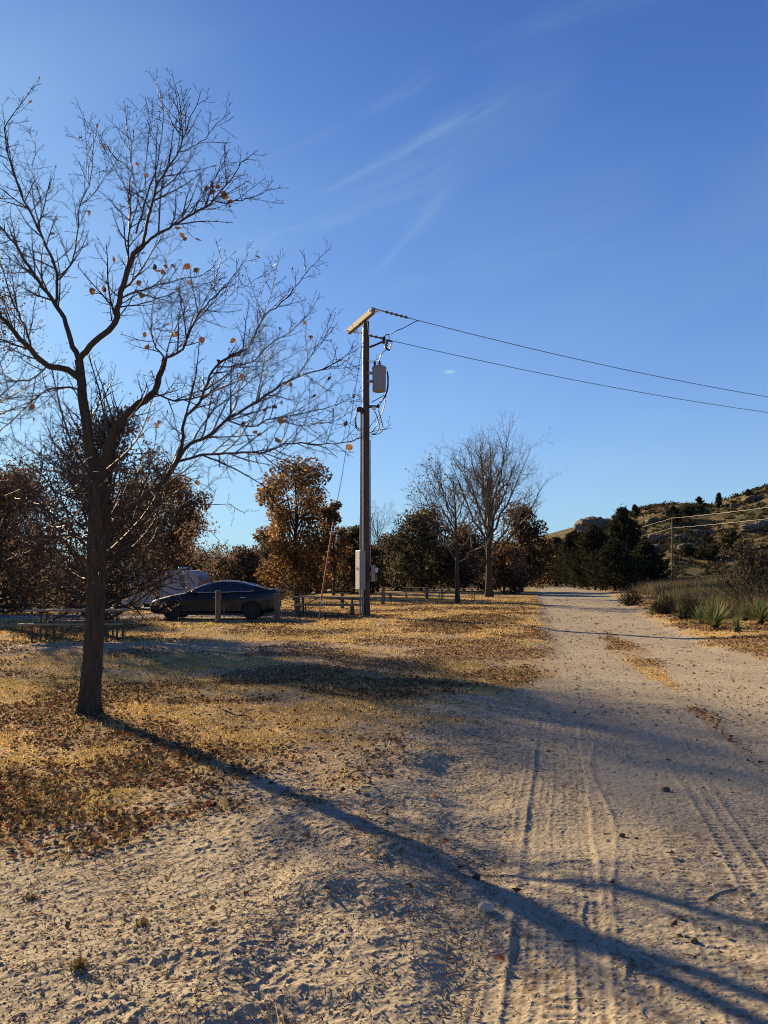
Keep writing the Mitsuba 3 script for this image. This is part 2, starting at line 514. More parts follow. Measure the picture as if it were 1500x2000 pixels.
princ('crossarm_mat', mikit.proc(lambda p, n, uv: mikit.mix((.13, .125, .12), (.24, .235, .225), mikit.fbm(p.x * 12, p.y * 5, p.z * 40, 3))), .8, specular=.2)
princ('plank_mat', mikit.proc(plank_color), .6, specular=.3)
princ('frame_mat', (.06, .045, .03), .5, metallic=.4)
princ('grey_paint_mat', (.20, .21, .22), .5)
princ('pale_box_mat', (.55, .54, .47), .45)
princ('steel_mat', (.42, .43, .44), .38, metallic=.8)
princ('black_mat', (.012, .012, .013), .5)
princ('wire_mat', (.04, .04, .045), .4, metallic=.5)
princ('red_guard_mat', (.30, .05, .03), .5)
princ('porcelain_mat', (.10, .06, .045), .2)
princ('white_porcelain_mat', (.6, .58, .55), .25)

# ------------------------------------------------------------------ ground and road: one sheet, finer where the camera is near, to the horizon
fine = np.radians(np.arange(-33, 33.01, .11))
coarse = np.radians(np.arange(35, 325.01, 2.5))
theta = np.r_[fine, coarse]
rs = [1.0]
while rs[-1] < 6000:
    r_ = rs[-1]
    rs.append(r_ * (1 + (.03 if r_ < 2.6 else .0024 if r_ < 7.0 else .005 if r_ < 20 else .014 if r_ < 180 else .06)))
rs = np.array(rs)
R_, TH = np.meshgrid(rs, theta, indexing='ij')
GX, GY = R_ * np.sin(TH), R_ * np.cos(TH)
GZ = height(GX, GY)
nr, nt = GX.shape
V = np.vstack([np.stack([GX.ravel(), GY.ravel(), GZ.ravel()], 1), [[0, 0, hz(0, 0)]]])
i, j = np.meshgrid(np.arange(nr - 1), np.arange(nt), indexing='ij')
j2 = (j + 1) % nt
quad = np.stack([i * nt + j, i * nt + j2, (i + 1) * nt + j2, (i + 1) * nt + j], -1).reshape(-1, 4)
jj = np.arange(nt)
FC = np.vstack([quad[:, [0, 2, 1]], quad[:, [0, 3, 2]], np.stack([jj * 0 + nr * nt, jj, (jj + 1) % nt], 1)[:, [0, 2, 1]]])
fc = V[FC].mean(1)
is_road = (dist_left(fc[:, 0], fc[:, 1]) > 0) & (pw(fc[:, 1], RY, RX) - fc[:, 0] > 0) & (fc[:, 1] > 1.2) & (fc[:, 1] < 170) & (fc[:, 0] > -1.5)
for name, sel in (('dirt_road', is_road), ('ground', ~is_road)):
    ids, inv = np.unique(FC[sel], return_inverse=True)
    scene[name] = mikit.ply((V[ids], inv.reshape(-1, 3)), 'ground_mat', smooth=True)
labels['dirt_road'] = {'label': 'pale sandy dirt road with tyre tracks and shoe prints', 'category': 'road', 'kind': 'structure'}
labels['ground'] = {'label': 'dry ground of straw grass, sand and leaf litter', 'category': 'ground', 'kind': 'structure'}


def water_bump(p, n, uv):
    return .05 * mikit.fbm(p.x * 1.5, p.y * 4, 0, 3)


scene['water_mat'] = {'type': 'twosided', 'bsdf': {'type': 'bumpmap', 'arbitrary': mikit.proc(water_bump, .05), 'scale': 1.0,
                      'bsdf': {'type': 'principled', 'base_color': rgb(.06, .08, .09), 'roughness': .12, 'specular': .8}}}
ang = np.linspace(0, 2 * np.pi, 60, endpoint=False)
lk = np.vstack([[[-36, 66, -1.5]], np.stack([-36 + 15 * np.cos(ang), 66 + 17 * np.sin(ang), ang * 0 - 1.5], 1)])
scene['lake'] = mikit.ply((lk, np.stack([ang * 0, 1 + np.arange(60), 1 + (np.arange(60) + 1) % 60], 1).astype(int)), 'water_mat')
labels['lake'] = {'label': 'bright strip of lake water behind the left picnic table', 'category': 'lake', 'kind': 'structure'}


# ------------------------------------------------------------------ the hill on the right
def hill_color(p, n, uv):
    x, y, z = p.x, p.y, p.z
    a = mikit.fbm(x * .13, y * .10, z * .3, 4)
    b = mikit.fbm(x * .9, y * .9, z * 1.1, 3)
    c = mikit.mix((.072, .056, .030), (.112, .084, .045), b)
    c = mikit.mix(c, (.044, .043, .024), mikit.smoothstep(.34, .54, a))
    rock = mikit.smoothstep(.68, .78, a * .5 + b * .5 + .25 * (1 - n.z))
    return mikit.mix(c, (.13, .11, .085), rock)


princ('hill_mat', mikit.proc(hill_color), .95, specular=.1)
CRX = [-40, 0, 30, 50, 54, 58, 64, 72, 78, 86, 91, 97, 102, 107, 125, 160, 220]
CRZ = [8, 9.2, 10.0, 10.6, 11.6, 14.4, 17.0, 20.3, 21.2, 20.9, 20.5, 22.6, 24.2, 25.5, 29, 33, 36]


def hill_z(x, y):
    yb = np.interp(x * 230 / np.maximum(y, 100), [-40, 40, 60, 80, 110, 220], [215, 200, 165, 128, 118, 100])
    t = np.clip((y - yb) / (232 - yb), 0, 1.0)
    prof = np.where(t < 1, t ** 1.15 * (1.5 - .5 * t ** 2), 1) / 1.0
    crest = np.interp(x * 230 / np.clip(y, 100, 235), CRX, CRZ) * np.where(t >= 1, 1 + .0 * t, 1)
    g = meshkit.fbm(np.stack([x * .045, y * .045, x * 0], -1), 5, 3) - .5
    g2 = meshkit.fbm(np.stack([x * .2, y * .2, x * 0], -1), 4, 4) - .5
    return np.where(t > 0, prof * crest * (1 + .30 * g * (1 - t ** 3)) + 2.2 * g2 * np.minimum(t * 4, 1) * (1 - .6 * t) + .2, -2.0)


hx, hy = np.meshgrid(np.linspace(-42, 215, 330), np.r_[np.linspace(98, 236, 170), np.linspace(242, 420, 14)])
hzv = hill_z(hx, hy)
n1, n2 = hx.shape
a_, b_ = np.meshgrid(np.arange(n1 - 1), np.arange(n2 - 1), indexing='ij')
qd = np.stack([a_ * n2 + b_, a_ * n2 + b_ + 1, (a_ + 1) * n2 + b_ + 1, (a_ + 1) * n2 + b_], -1).reshape(-1, 4)
scene['hill'] = mikit.ply((np.stack([hx.ravel(), hy.ravel(), hzv.ravel()], 1), qd), 'hill_mat', smooth=True)
labels['hill'] = {'label': 'dry grassy hill with rock outcrops on the right', 'category': 'hill', 'kind': 'structure'}


def hill_at(px, py):
    """Where the line of sight meets the hill."""
    ys = np.linspace(100, 240, 700)
    P = np.array([at(px, py, y) for y in ys])
    hh = np.maximum(hill_z(P[:, 0], P[:, 1]), height(P[:, 0], P[:, 1]))
    k = np.nonzero(hh >= P[:, 2])[0]
    k = k[0] if len(k) else 640
    return np.array([P[k, 0], P[k, 1], hh[k]])


def rock_color(p, n, uv):
    f = mikit.fbm(p.x * 1.2, p.y * 1.2, p.z * 2.5, 4)
    return mikit.mix((.055, .047, .038), (.18, .155, .125), f)


princ('rock_mat', mikit.proc(rock_color), .9, specular=.15)


def rock(sx, sy, sz, seed, sub=3, rough=.35):
    m = trimesh.creation.icosphere(subdivisions=sub, radius=1.0)
    v = np.array(m.vertices)
    k = meshkit.fbm(v * 1.3 + seed * 7, 4, seed) - .5
    v = v * (1 + rough * 2 * k[:, None])
    v = np.sign(v) * np.abs(v) ** .75
    v += .22 * rough * (np.abs(meshkit.fbm(v * 3 + seed, 3, seed + 9) - .5) * 4 - .6)[:, None] * norm(v)
    return trimesh.Trimesh(v * [sx, sy, sz], m.faces, process=False)


for q, (px, py, w, h_, lab) in enumerate([
        (1158, 1034, 9.0, 4.6, 'long dark rock ledge at the left end of the hill crest'), (1135, 1041, 3.6, 3.2, 'rounded overhanging rock knob at the tip of the hill ledge'),
        (1281, 1053, 2.6, 2.2, 'pale leaning rock slab on the slope left of the far pole'), (1287, 1071, 3.4, 1.6, 'pale rock slab just below the leaning one left of the far pole'),
        (1330, 1046, 2.2, 1.0, 'grey boulder on the slope to the upper right of the far pole'), (1341, 1066, 2.6, 1.2, 'dark boulder on the slope just right of the far pole'),
        (1432, 986, 1.3, 1.2, 'pale small boulder high on the ridge at the right'), (1470, 972, 4.0, 1.4, 'dark rock ledge on the ridge near the right edge'),
        (1465, 1028, 3.4, 1.4, 'grey rock band on the right slope below the ridge'), (1275, 1017, 2.6, 1.5, 'dark rock on the slope above the junipers'), (1490, 1022, 2.4, 1.5, 'grey rock at the right edge of the hillside')]):
    P = hill_at(px, py + 6)
    m = rock(w * .55, w * .45, h_ * .6, q + 1, 4, .6)
    m.apply_translation(P + [0, 0, h_ * .25])
    single('boulder', lab, 'rock', m, 'rock_mat', smooth=45)

# small brush over the hillside
r = np.random.default_rng(21)
n = 5200
X, Y = r.uniform(20, 150, n), r.uniform(118, 234, n)
Z = hill_z(X, Y)
ok = (Z > .5) & (meshkit.noise(np.stack([X * .07, Y * .07, X * 0], -1)) > .38)
X, Y, Z = X[ok], Y[ok], Z[ok]
s = r.uniform(.25, .75, len(X))
c = np.stack([X, Y, Z], 1)[:, None] + r.normal(size=(len(X), 16, 3)) * (s[:, None] * [.7, .7, .38])[:, None] + (s[:, None] * [0, 0, .35])[:, None]
v, f = leaf_cloud(c.reshape(-1, 3), .38, r)
col = np.repeat(pick([(0.051, 0.048, 0.025), (0.072, 0.060, 0.032), (0.039, 0.041, 0.023), (0.093, 0.068, 0.038)], len(c.reshape(-1, 3)), r), 4, 0)
scene['hillside_brush'] = mikit.ply((v, f), 'needle_mat', color=col)
labels['hillside_brush'] = {'label': 'low dry brush scattered over the hillside', 'category': 'brush', 'kind': 'stuff'}

# ------------------------------------------------------------------ trees
BARE = dict(space=[.20, .085], len=[.75, .17], r=[.0088, .0034], ang=[(28, 60), (35, 65)], up=[.06, .03], jit=[.09, .07], n=[6, 3], sides=[4, 3], tip=.0021)


def to3(pts, d0, d1, n, Y0=8.83):
    p = smooth_line(pts, n)
    dd = np.linspace(0, 1, n)
    return np.array([at(x, y, Y0 + d0 + (d1 - d0) * t) for (x, y), t in zip(p, dd)])


MAIN = [  # limbs: outline in the photograph, depth at start and end, radius at start and end
    ([(187, 920), (177, 885), (163, 773), (156, 727), (154, 703)], 0, -.1, .066, .046),
    ([(157, 740), (130, 722), (93, 713), (61, 685), (28, 647), (0, 619), (-40, 570), (-90, 480)], -.1, -1.2, .042, .005),
    ([(154, 703), (140, 671), (126, 624), (107, 591), (89, 568), (61, 526), (28, 479), (0, 442), (-40, 380)], -.1, .8, .036, .004),
    ([(109, 594), (112, 540), (96, 493), (75, 447), (51, 400), (33, 353), (14, 297), (9, 255), (23, 227), (51, 190), (66, 165)], .3, 1.0, .021, .003),
    ([(112, 540), (135, 521), (150, 470), (154, 405), (177, 353), (182, 297), (196, 232)], .42, -.3, .012, .0025),
    ([(75, 447), (80, 390), (62, 330), (70, 290), (50, 250)], .6, 1.4, .008, .0025),
    ([(154, 703), (177, 675), (210, 647), (229, 619), (233, 587), (243, 549), (257, 507), (280, 479)], -.1, -.6, .040, .026),
    ([(280, 479), (294, 409), (308, 363), (327, 330), (350, 297), (357, 269), (355, 246), (352, 204), (343, 167)], -.6, -1.0, .019, .0025),
    ([(350, 297), (397, 274), (420, 246), (450, 220)], -.85, -1.2, .007, .0025),
    ([(357, 269), (336, 241), (317, 199), (303, 157)], -.88, -.6, .007, .0025),
    ([(357, 269), (373, 227), (397, 171)], -.88, -1.3, .007, .0025),
    ([(280, 479), (303, 461), (336, 442), (364, 423), (392, 409), (415, 391), (448, 353), (467, 325), (485, 305), (504, 293)], -.6, -1.6, .017, .0025),
    ([(415, 391), (448, 395), (485, 388), (532, 367)], -1.1, -1.3, .008, .0025),
    ([(364, 423), (400, 380), (430, 330), (447, 292)], -.9, -.5, .007, .0025),
    ([(250, 530), (252, 447), (254, 400), (254, 353), (257, 339), (229, 311), (205, 279), (191, 260)], -.4, .4, .015, .0025),
    ([(257, 339), (252, 274), (243, 213)], .1, .3, .007, .0025),
    ([(266, 456), (289, 381), (308, 316), (317, 260), (317, 190)], -.5, 0, .011, .0025),
    ([(238, 582), (271, 568), (317, 554), (355, 545), (387, 540), (420, 517)], -.3, .9, .013, .0025),
    ([(233, 600), (290, 590), (345, 570), (400, 555), (440, 530)], -.3, 1.4, .009, .0025),
    ([(187, 920), (204, 895), (225, 842), (262, 797), (299, 768), (313, 731), (322, 699)], 0, .1, .062, .028),
    ([(322, 699), (355, 685), (373, 638), (397, 605), (434, 563), (467, 526), (485, 493)], .1, -.8, .018, .0025),
    ([(322, 699), (303, 675), (294, 638), (300, 590), (325, 545)], .1, .7, .011, .0025),
    ([(299, 768), (350, 783), (397, 773), (450, 750), (500, 735)], .08, -1.0, .013, .003),
    ([(313, 731), (335, 660), (360, 600), (380, 530)], .09, -1.2, .011, .0025),
    ([(192, 1010), (230, 1002), (275, 975), (319, 940), (345, 902)], 0, .3, .031, .028),
    ([(345, 902), (375, 865), (401, 855), (443, 820), (490, 792), (537, 759), (583, 736), (630, 722), (663, 703), (700, 680)], .3, -.7, .025, .0025),
    ([(345, 902), (357, 860), (359, 820), (387, 792), (406, 745), (420, 717), (467, 689), (485, 680), (500, 645), (518, 615), (546, 596), (583, 554), (611, 517), (646, 486)], .3, 1.3, .023, .0025),
    ([(420, 717), (467, 713), (504, 699), (527, 671), (560, 652), (602, 615), (625, 570)], .55, .2, .011, .0025),
    ([(443, 820), (490, 832), (537, 815), (602, 806), (653, 792), (705, 770)], .05, -.9, .012, .0025),
    ([(345, 902), (390, 890), (450, 885), (513, 885), (560, 867), (630, 867), (690, 860), (725, 845), (767, 836)], .3, -.8, .018, .002),
    ([(513, 885), (560, 900), (610, 930), (645, 965)], 0, -.4, .007, .002),
    ([(537, 815), (600, 832), (655, 820), (690, 800), (711, 785)], -.2, -1.4, .008, .002),
    ([(630, 722), (660, 716), (690, 692), (711, 670)], -.4, -1.2, .006, .002),
    ([(375, 865), (420, 800), (470, 760), (520, 720), (560, 700), (610, 660)], .3, 1.5, .012, .0025),
    ([(583, 736), (610, 690), (640, 650), (655, 610)], -.25, .3, .007, .002),
    ([(467, 526), (475, 560), (500, 545), (530, 525)], 1.1, 1.6, .005, .002),
    ([(180, 1060), (150, 1045), (127, 1026), (94, 1000), (50, 960), (0, 940)], 0, .5, .021, .004),
    ([(150, 1045), (110, 1060), (60, 1075), (10, 1095)], .1, .8, .010, .003),
    ([(165, 770), (139, 756), (94, 760), (49, 797), (0, 842), (-40, 900)], -.1, -1.3, .013, .003),
    ([(180, 960), (140, 930), (100, 900), (60, 880), (10, 850)], 0, .9, .012, .003),
    ([(188, 1005), (150, 960), (120, 925), (70, 915), (20, 920)], 0, .6, .012, .003),
    ([(190, 1065), (240, 1070), (300, 1060), (360, 1082)], 0, .6, .012, .003),
    ([(192, 965), (250, 930), (300, 915), (360, 930), (420, 962)], 0, .8, .011, .003),
    ([(192, 1035), (250, 1035), (320, 1000), (380, 985), (440, 985), (480, 1003)], 0, .5, .011, .003),
    ([(93, 713), (60, 740), (20, 745), (-30, 760)], -.5, -.2, .012, .003),
    ([(61, 685), (50, 640), (25, 590), (10, 540), (-20, 480)], -.7, -1.3, .012, .003),
]
k = thing('bare_tree', 'nearly bare young tree in the foreground with a few curled brown leaves', 'tree')
r = np.random.default_rng(11)
base = put(174, 8.83)
NT, NS = 230, 72
tr = to3([(172, 1428), (173, 1412), (176, 1360), (181, 1290), (186, 1180), (189, 1080), (190, 1000), (188, 915)], 0, 0, NT)
th = np.linspace(0, 1, NT)
rad = np.interp(th, [0, .02, .05, .10, .25, .55, .8, 1], [.185, .145, .122, .110, .096, .092, .092, .096])
v, f = tubes(tr[None], rad[None], NS)
cen = np.repeat(tr, NS, 0)
dv = norm(v - cen)
nn = meshkit.fbm(np.stack([dv[:, 0] * 3, dv[:, 1] * 3, v[:, 2] * 1.6], -1), 4, 2) - .5
ridge = np.abs(meshkit.fbm(np.stack([dv[:, 0] * 8, dv[:, 1] * 8, v[:, 2] * 5], -1), 4, 6) - .5)
plate = meshkit.fbm(np.stack([dv[:, 0] * 16, dv[:, 1] * 16, v[:, 2] * 14], -1), 3, 8) - .5
root = np.exp(-np.abs(v[:, 2] - base[2]) * 9)
v = v + dv * (.024 * nn + .08 * np.clip(ridge, 0, .14) - .006 + .012 * plate + .035 * root * np.sin(np.arctan2(dv[:, 1], dv[:, 0]) * 5 + 1))[:, None]
part(k, 'trunk', (v, f), 'bark_mat', smooth=True)
tw, tips = Branches(), []
for pts, d0, d1, r0, r1 in MAIN:
    n = max(10, 3 * len(pts))
    P = to3(pts, d0, d1, n) + np.r_[[np.zeros(3)], r.normal(size=(n - 2, 3)) * .006, [np.zeros(3)]]
    rr = np.linspace(r0 * (1.0 if r0 > .045 else .85), r1, n)
    part(k, 'limb', rod(P, rr, 8 if r0 > .02 else 6), 'bark_mat' if r0 > .02 else 'twig_mat', smooth=True)
    sc = np.clip(r0 / .018, .65, 1.0)
    cfg = dict(BARE, len=[.80 * sc + .10, .25, .075], space=[.105, .062, .047], r=[.0088, .0042, .0024], ang=[(28, 60), (35, 65), (40, 70)], up=[.06, .04, .02], jit=[.09, .08, .06], n=[6, 4, 2], sides=[4, 3, 3], fall=.88)
    grow(tw, tips, P, rr, 0, cfg, r, .25 if r0 > .03 else .08)
    if r0 > .0095:
        grow(tw, tips, P, rr, 0, dict(space=[.36, .085, .062, .06], len=[1.15, .40, .17, .06], r=[.0115, .0058, .0036, .0024], ang=[(24, 46), (28, 58), (35, 65), (40, 70)], up=[.10, .06, .04, .02], jit=[.07, .08, .08, .06],
                                      n=[8, 5, 3, 2], sides=[5, 4, 3, 3], tip=.0021, fall=.6, until=.66), r, .22)
FAN = dict(space=[.105, .095, .07, .065], len=[1.6, .42, .17, .06], r=[.0125, .0058, .0036, .0024], ang=[(38, 72), (28, 58), (35, 65), (40, 70)], up=[.13, .06, .04, .02], jit=[.06, .08, .08, .06],
           n=[9, 5, 3, 2], sides=[5, 4, 3, 3], tip=.0021, fall=.25)
grow(tw, tips, tr[::6], rad[::6], 0, FAN, r, .50)
part(k, 'twigs', tm(tw.build()), 'twig_mat', smooth=False, kind='stuff')


def big_leaf(size, r):
    """A curled, pointed leaf with a stalk: 16 triangles."""
    out = np.array([(0, 0), (.30, .12), (.46, .36), (.36, .62), (.16, .84), (0, 1.05), (-.16, .84), (-.36, .62), (-.46, .36), (-.30, .12)])
    v = [(0, .45, .0)] + [(x, y, .25 * abs(x) + .35 * (y - .5) ** 2 * r.uniform(.2, 1.2)) for x, y in out]
    v = np.array(v) * size
    f = [(0, a, a % 10 + 1) for a in range(1, 11)]
    R = trimesh.transformations.random_rotation_matrix(r.random(3))[:3, :3]
    return v @ R.T, np.array(f)


lt = [t for t in tips if t[2] <= 1]
spots = [(430, 365), (420, 372), (436, 378), (412, 362), (428, 384), (444, 392), (408, 370), (185, 422), (180, 370), (375, 483), (360, 500), (330, 505), (352, 478), (318, 530),
         (345, 520), (370, 520), (355, 470), (380, 420), (340, 440), (350, 438), (67, 163), (43, 157), (136, 271), (425, 572), (224, 512), (205, 560), (188, 572), (270, 580), (262, 490), (300, 525),
         (476, 743), (500, 845), (545, 830), (505, 850), (550, 840), (470, 825), (300, 830), (298, 825), (535, 870), (688, 872), (610, 770), (545, 795), (515, 805), (340, 655), (268, 650), (285, 678),
         (105, 742), (60, 800), (265, 545), (115, 430), (112, 460), (265, 311), (380, 530), (325, 525), (312, 528), (460, 655), (390, 660), (100, 500), (35, 465), (145, 515), (430, 770), (420, 690), (640, 745)]
lc = [(.085, .042, .022), (.12, .06, .026), (.06, .032, .02), (.16, .085, .032), (.05, .027, .017)]
for (px, py) in spots:
    # hang the leaf from the nearest branch tip seen there
    best, bd = None, 1e9
    for p, d, l in lt:
        t_ = p - CAM
        dep = t_ @ FWD
        u, w = CX + F * t_[0] / dep, CY - F * (t_ @ UP) / dep
        dd = (u - px) ** 2 + (w - py) ** 2
        if dd < bd: best, bd = p, dd
    Y = best[1]
    v, f = big_leaf(r.uniform(.05, .088), r)
    part(k, 'leaf', (v + best, f), 'leaf_mat', smooth=False, color=np.tile(pick(lc, 1, r), (len(v), 1)))
for q in r.choice(len(lt), 60, replace=False):
    p = lt[q][0]
    v, f = big_leaf(r.uniform(.03, .06), r)
    part(k, 'leaf', (v + p, f), 'leaf_mat', smooth=False, color=np.tile(pick(lc, 1, r), (len(v), 1)))


def bare_tree(label, px, Y, H, W, tr_, seed, lean=0.0, group=None, mats=('bark_mat', 'twig_mat'), fork=.22, nl=9, leaves=0, pal=None, tall=1.0, name='bare_tree', dens=1.0):
    """A leafless tree: trunk, rising limbs, branches and twigs; a few leaves if asked."""
    r = np.random.default_rng(seed)
    b = put(px, Y)
    k = thing(name, label, 'tree', group)
    top = b + [lean, 0, H]
    zf = H * fork
    n = 12
    tpts = np.array([b + [lean * t * t + .05 * r.normal() * t, .05 * r.normal() * t, H * .86 * t] for t in np.linspace(0, 1, n)])
    tpts[0, 2] -= .15
    trad = np.interp(np.linspace(0, 1, n), [0, .06, fork, 1], [tr_ * 1.35, tr_, tr_ * .8, tr_ * .04])
    part(k, 'trunk', rod(tpts, trad, 10), mats[0], smooth=True)
    tw, tips = Branches(), []
    sc = H / 10
    cfg = dict(space=[.40 * sc / dens, .24 * sc / dens, .20 * sc], len=[.24 * H, .11 * H, .05 * H], r=[tr_ * .2, tr_ * .075, .006], ang=[(25, 55), (28, 60), (30, 60)], up=[.10, .06, .04], jit=[.11, .12, .1],
               n=[7, 5, 3], sides=[5, 3, 3], tip=.006)
    cfg1 = {q: (v_[1:] if isinstance(v_, list) else v_) for q, v_ in cfg.items()}
    az = r.random() * 6.28
    for q in range(nl):
        qq = q / nl
        t0 = fork + (.74 - fork) * qq ** 1.1
        p = b + (top - b) * t0 * .86
        az += 2.4 + r.normal() * .3
        hw = W / 2 * (1 - .62 * qq) * r.uniform(.7, 1.05)
        e = np.array([b[0] + lean + math.cos(az) * hw, b[1] + math.sin(az) * hw, b[2] + H * tall * math.sqrt(max(1 - .62 * (2 * hw / W) ** 2, .2)) * r.uniform(.86, 1.0)])
        m = 9
        tt = np.linspace(0, 1, m)[:, None]
        P = p * (1 - tt) + e * tt
        P[:, 2] += (e[2] - p[2]) * .07 * (np.sin(tt[:, 0] * np.pi * .9) * -1) + r.normal(size=m) * .03 * sc * tt[:, 0]
        P[1:-1] += r.normal(size=(m - 2, 3)) * .06 * sc
        rr = np.linspace(tr_ * .42 * (1 - .5 * t0), .010, m)
        part(k, 'limb', rod(P, rr, 6), mats[0], smooth=True)
        grow(tw, tips, P, rr, 0, cfg, r, .22)
    grow(tw, tips, tpts[4:], trad[4:], 0, cfg, r, .1)
    part(k, 'twigs', tm(tw.build()), mats[1], kind='stuff')
    if leaves:
        tp = np.array([t[0] for t in tips])
        c = tp[r.integers(0, len(tp), leaves)] + r.normal(size=(leaves, 3)) * .12 * sc
        v, f = leaf_cloud(c, .085 * max(1, Y / 45), r)
        part(k, 'leaves', (v, f), 'leaf_mat', color=np.repeat(pick(pal, leaves, r), 4, 0), kind='stuff')
    return k


def leafy_tree(label, px, Y, H, W, tr_, seed, pal, n=9000, leaf=.17, ncl=26, low=.12, clump=.19, group=None, name='leafy_tree', cat_='tree', lean=0., hole=.36, shape=.5, matn='leaf_mat', bmat='bark_mat', depth=1.0, loc=None):
    """A tree in leaf: trunk, a limb to every clump of the crown, and the leaves of the clumps with gaps between them."""
    r = np.random.default_rng(seed)
    b = put(px, Y) if loc is None else np.asarray(loc, float)
    k = thing(name, label, cat_, group)
    m = 10
    tp = np.array([b + [lean * t, 0, H * .8 * t] for t in np.linspace(0, 1, m)]) + np.r_[[np.zeros(3)], r.normal(size=(m - 1, 3)) * [.04, .04, 0] * H * .15]
    tp[0, 2] -= .2
    part(k, 'trunk', rod(tp, np.interp(np.linspace(0, 1, m), [0, .08, 1], [tr_ * 1.3, tr_, tr_ * .15]), 8), bmat, smooth=True)
    br, C, S = Branches(), [], []
    for q in range(ncl):
        t = low + (1 - low) * (q + r.random()) / ncl
        u = (t - low) / (1 - low)
        wr = W / 2 * (1 - abs(u - shape * .7) ** 1.8 * (1.6 if u > shape * .7 else 1.0)) * r.uniform(.35, 1.0)
        a = q * 2.4 + r.normal() * .4
        c = b + [lean * t + math.cos(a) * wr, math.sin(a) * wr * depth, H * t * .93]
        s = W * clump * r.uniform(.75, 1.25)
        C.append(c)
        S.append(s)
        ts = np.clip(t * .75 - .08, .1, .75)
        p0 = tp[0] * (1 - ts) + tp[-1] * ts
        tt = np.linspace(0, 1, 6)[:, None]
        P = p0 * (1 - tt) + c * tt
        P[:, 2] -= np.sin(tt[:, 0] * np.pi) * .06 * H * r.uniform(0, 1)
        br.add(P, np.linspace(tr_ * .32, .012, 6), 4)
        for z in range(10):
            d = norm(r.normal(size=3) + [0, 0, .5])
            st = P[r.integers(2, 6)]
            br.add(np.array([st, st + d * s * .6 + r.normal(size=3) * .05 * s, st + d * s * 1.15 + r.normal(size=3) * .1 * s]), np.array([.022, .014, .007]) * max(1, Y / 60), 3)
    part(k, 'limbs', tm(br.build()), bmat, kind='stuff')
    C, S = np.array(C), np.array(S)
    q = r.integers(0, ncl, int(n * 1.6))
    o = norm(r.normal(size=(len(q), 3))) * (r.random((len(q), 1)) ** .45)
    c = C[q] + o * S[q][:, None] * [1, 1, .85]
    keep = meshkit.fbm(c * (2.4 / S.mean()) * .5, 3, seed) > hole
    c = c[keep][:n]
    v, f = leaf_cloud(c, leaf, r)
    tone = np.exp((meshkit.fbm(c * .35, 2, seed + 1) - .5) * 1.6)[:, None]
    part(k, 'crown', (v, f), matn, color=np.repeat(np.clip(pick(pal, len(c), r) * tone, .004, .8), 4, 0), kind='stuff')
    return k


ORANGE = [(0.238, 0.123, 0.044), (0.185, 0.097, 0.044), (0.290, 0.176, 0.057), (0.123, 0.075, 0.037), (0.097, 0.079, 0.035)]
BROWN = [(.105, .078, .060), (.085, .066, .053), (.145, .098, .066), (.072, .058, .047)]
DULL = [(.088, .068, .054), (.074, .062, .050), (.108, .080, .060), (.064, .060, .045)]
OLIVE = [(.066, .063, .040), (.055, .058, .037), (.085, .072, .046), (.050, .047, .032)]

bare_tree('slender bare tree with dark straight trunk, nearer of the two bare trees by the road', 893, 50, 9.2, 9.2, .14, 31, lean=-.2, fork=.30, nl=15, leaves=700, pal=BROWN)
bare_tree('tallest bare tree by the road with thick trunk and pale upswept limbs', 955, 65, 14.0, 10.5, .29, 35, lean=.3, fork=.20, nl=22, mats=('bark_mat', 'pale_twig_mat'), tall=1.02)
bare_tree('small bare tree seen just right of the utility pole', 738, 85, 9.5, 6.0, .13, 36, fork=.35, nl=8)
bare_tree('grey bare shrubby tree behind the travel trailer', 420, 88, 6.5, 7.0, .12, 37, fork=.12, nl=12, leaves=1500, pal=DULL)
bare_tree('dark bare roadside bush beside the yuccas at the right edge', 1470, 31, 3.0, 2.6, .05, 38, fork=.08, nl=14, leaves=900, pal=OLIVE, name='bush')
# the tree behind the left table whose crown throws the broad shade over the road
leafy_tree('brown leaved tree directly behind the left picnic table with a drooping crown', 205, 22.8, 6.6, 5.9, .135, 41, BROWN, n=19000, leaf=.054, ncl=60, low=.2, clump=.13, hole=.46, shape=.25)
leafy_tree('broad dark tree at the left edge with reddish brown leaves', -14, 36, 6.7, 7.4, .2, 42, BROWN + [(.2, .095, .045)], n=19000, leaf=.10, ncl=44, low=.10, clump=.17, hole=.37)
leafy_tree('dense brown tree with orange lower leaves standing in front of the travel trailer', 309, 45, 7.7, 5.2, .13, 43, BROWN + ORANGE[:1], n=17000, leaf=.105, ncl=46, low=.42, clump=.16, hole=.33, shape=.8)
leafy_tree('tall cottonwood with orange and brown leaves behind the right picnic table', 578, 66, 11.6, 7.0, .26, 44, ORANGE + BROWN[:2], n=13000, leaf=.17, ncl=36, low=.14, clump=.17, hole=.38, shape=.75)
leafy_tree('slim orange brown tree just right of the tall cottonwood', 652, 68, 8.0, 2.2, .12, 45, ORANGE + BROWN, n=3500, leaf=.17, ncl=14, low=.3, clump=.3)
leafy_tree('dull brown low tree left of the tall cottonwood', 470, 80, 5.6, 6.0, .16, 46, DULL + BROWN, n=7000, leaf=.2, ncl=22, low=.1)
leafy_tree('olive brown tree behind the pole mounted electrical box', 690, 76, 6.2, 5.0, .16, 47, OLIVE + BROWN[:1], n=7000, leaf=.19, ncl=22, low=.1)
leafy_tree('dark olive tree with rounded crown right of the utility pole', 822, 84, 8.6, 7.4, .2, 48, OLIVE, n=11000, leaf=.20, ncl=30, low=.08, hole=.38)
leafy_tree('brown tree behind the slender bare tree', 905, 86, 6.6, 6.6, .18, 49, BROWN, n=8000, leaf=.2, ncl=24, low=.08)
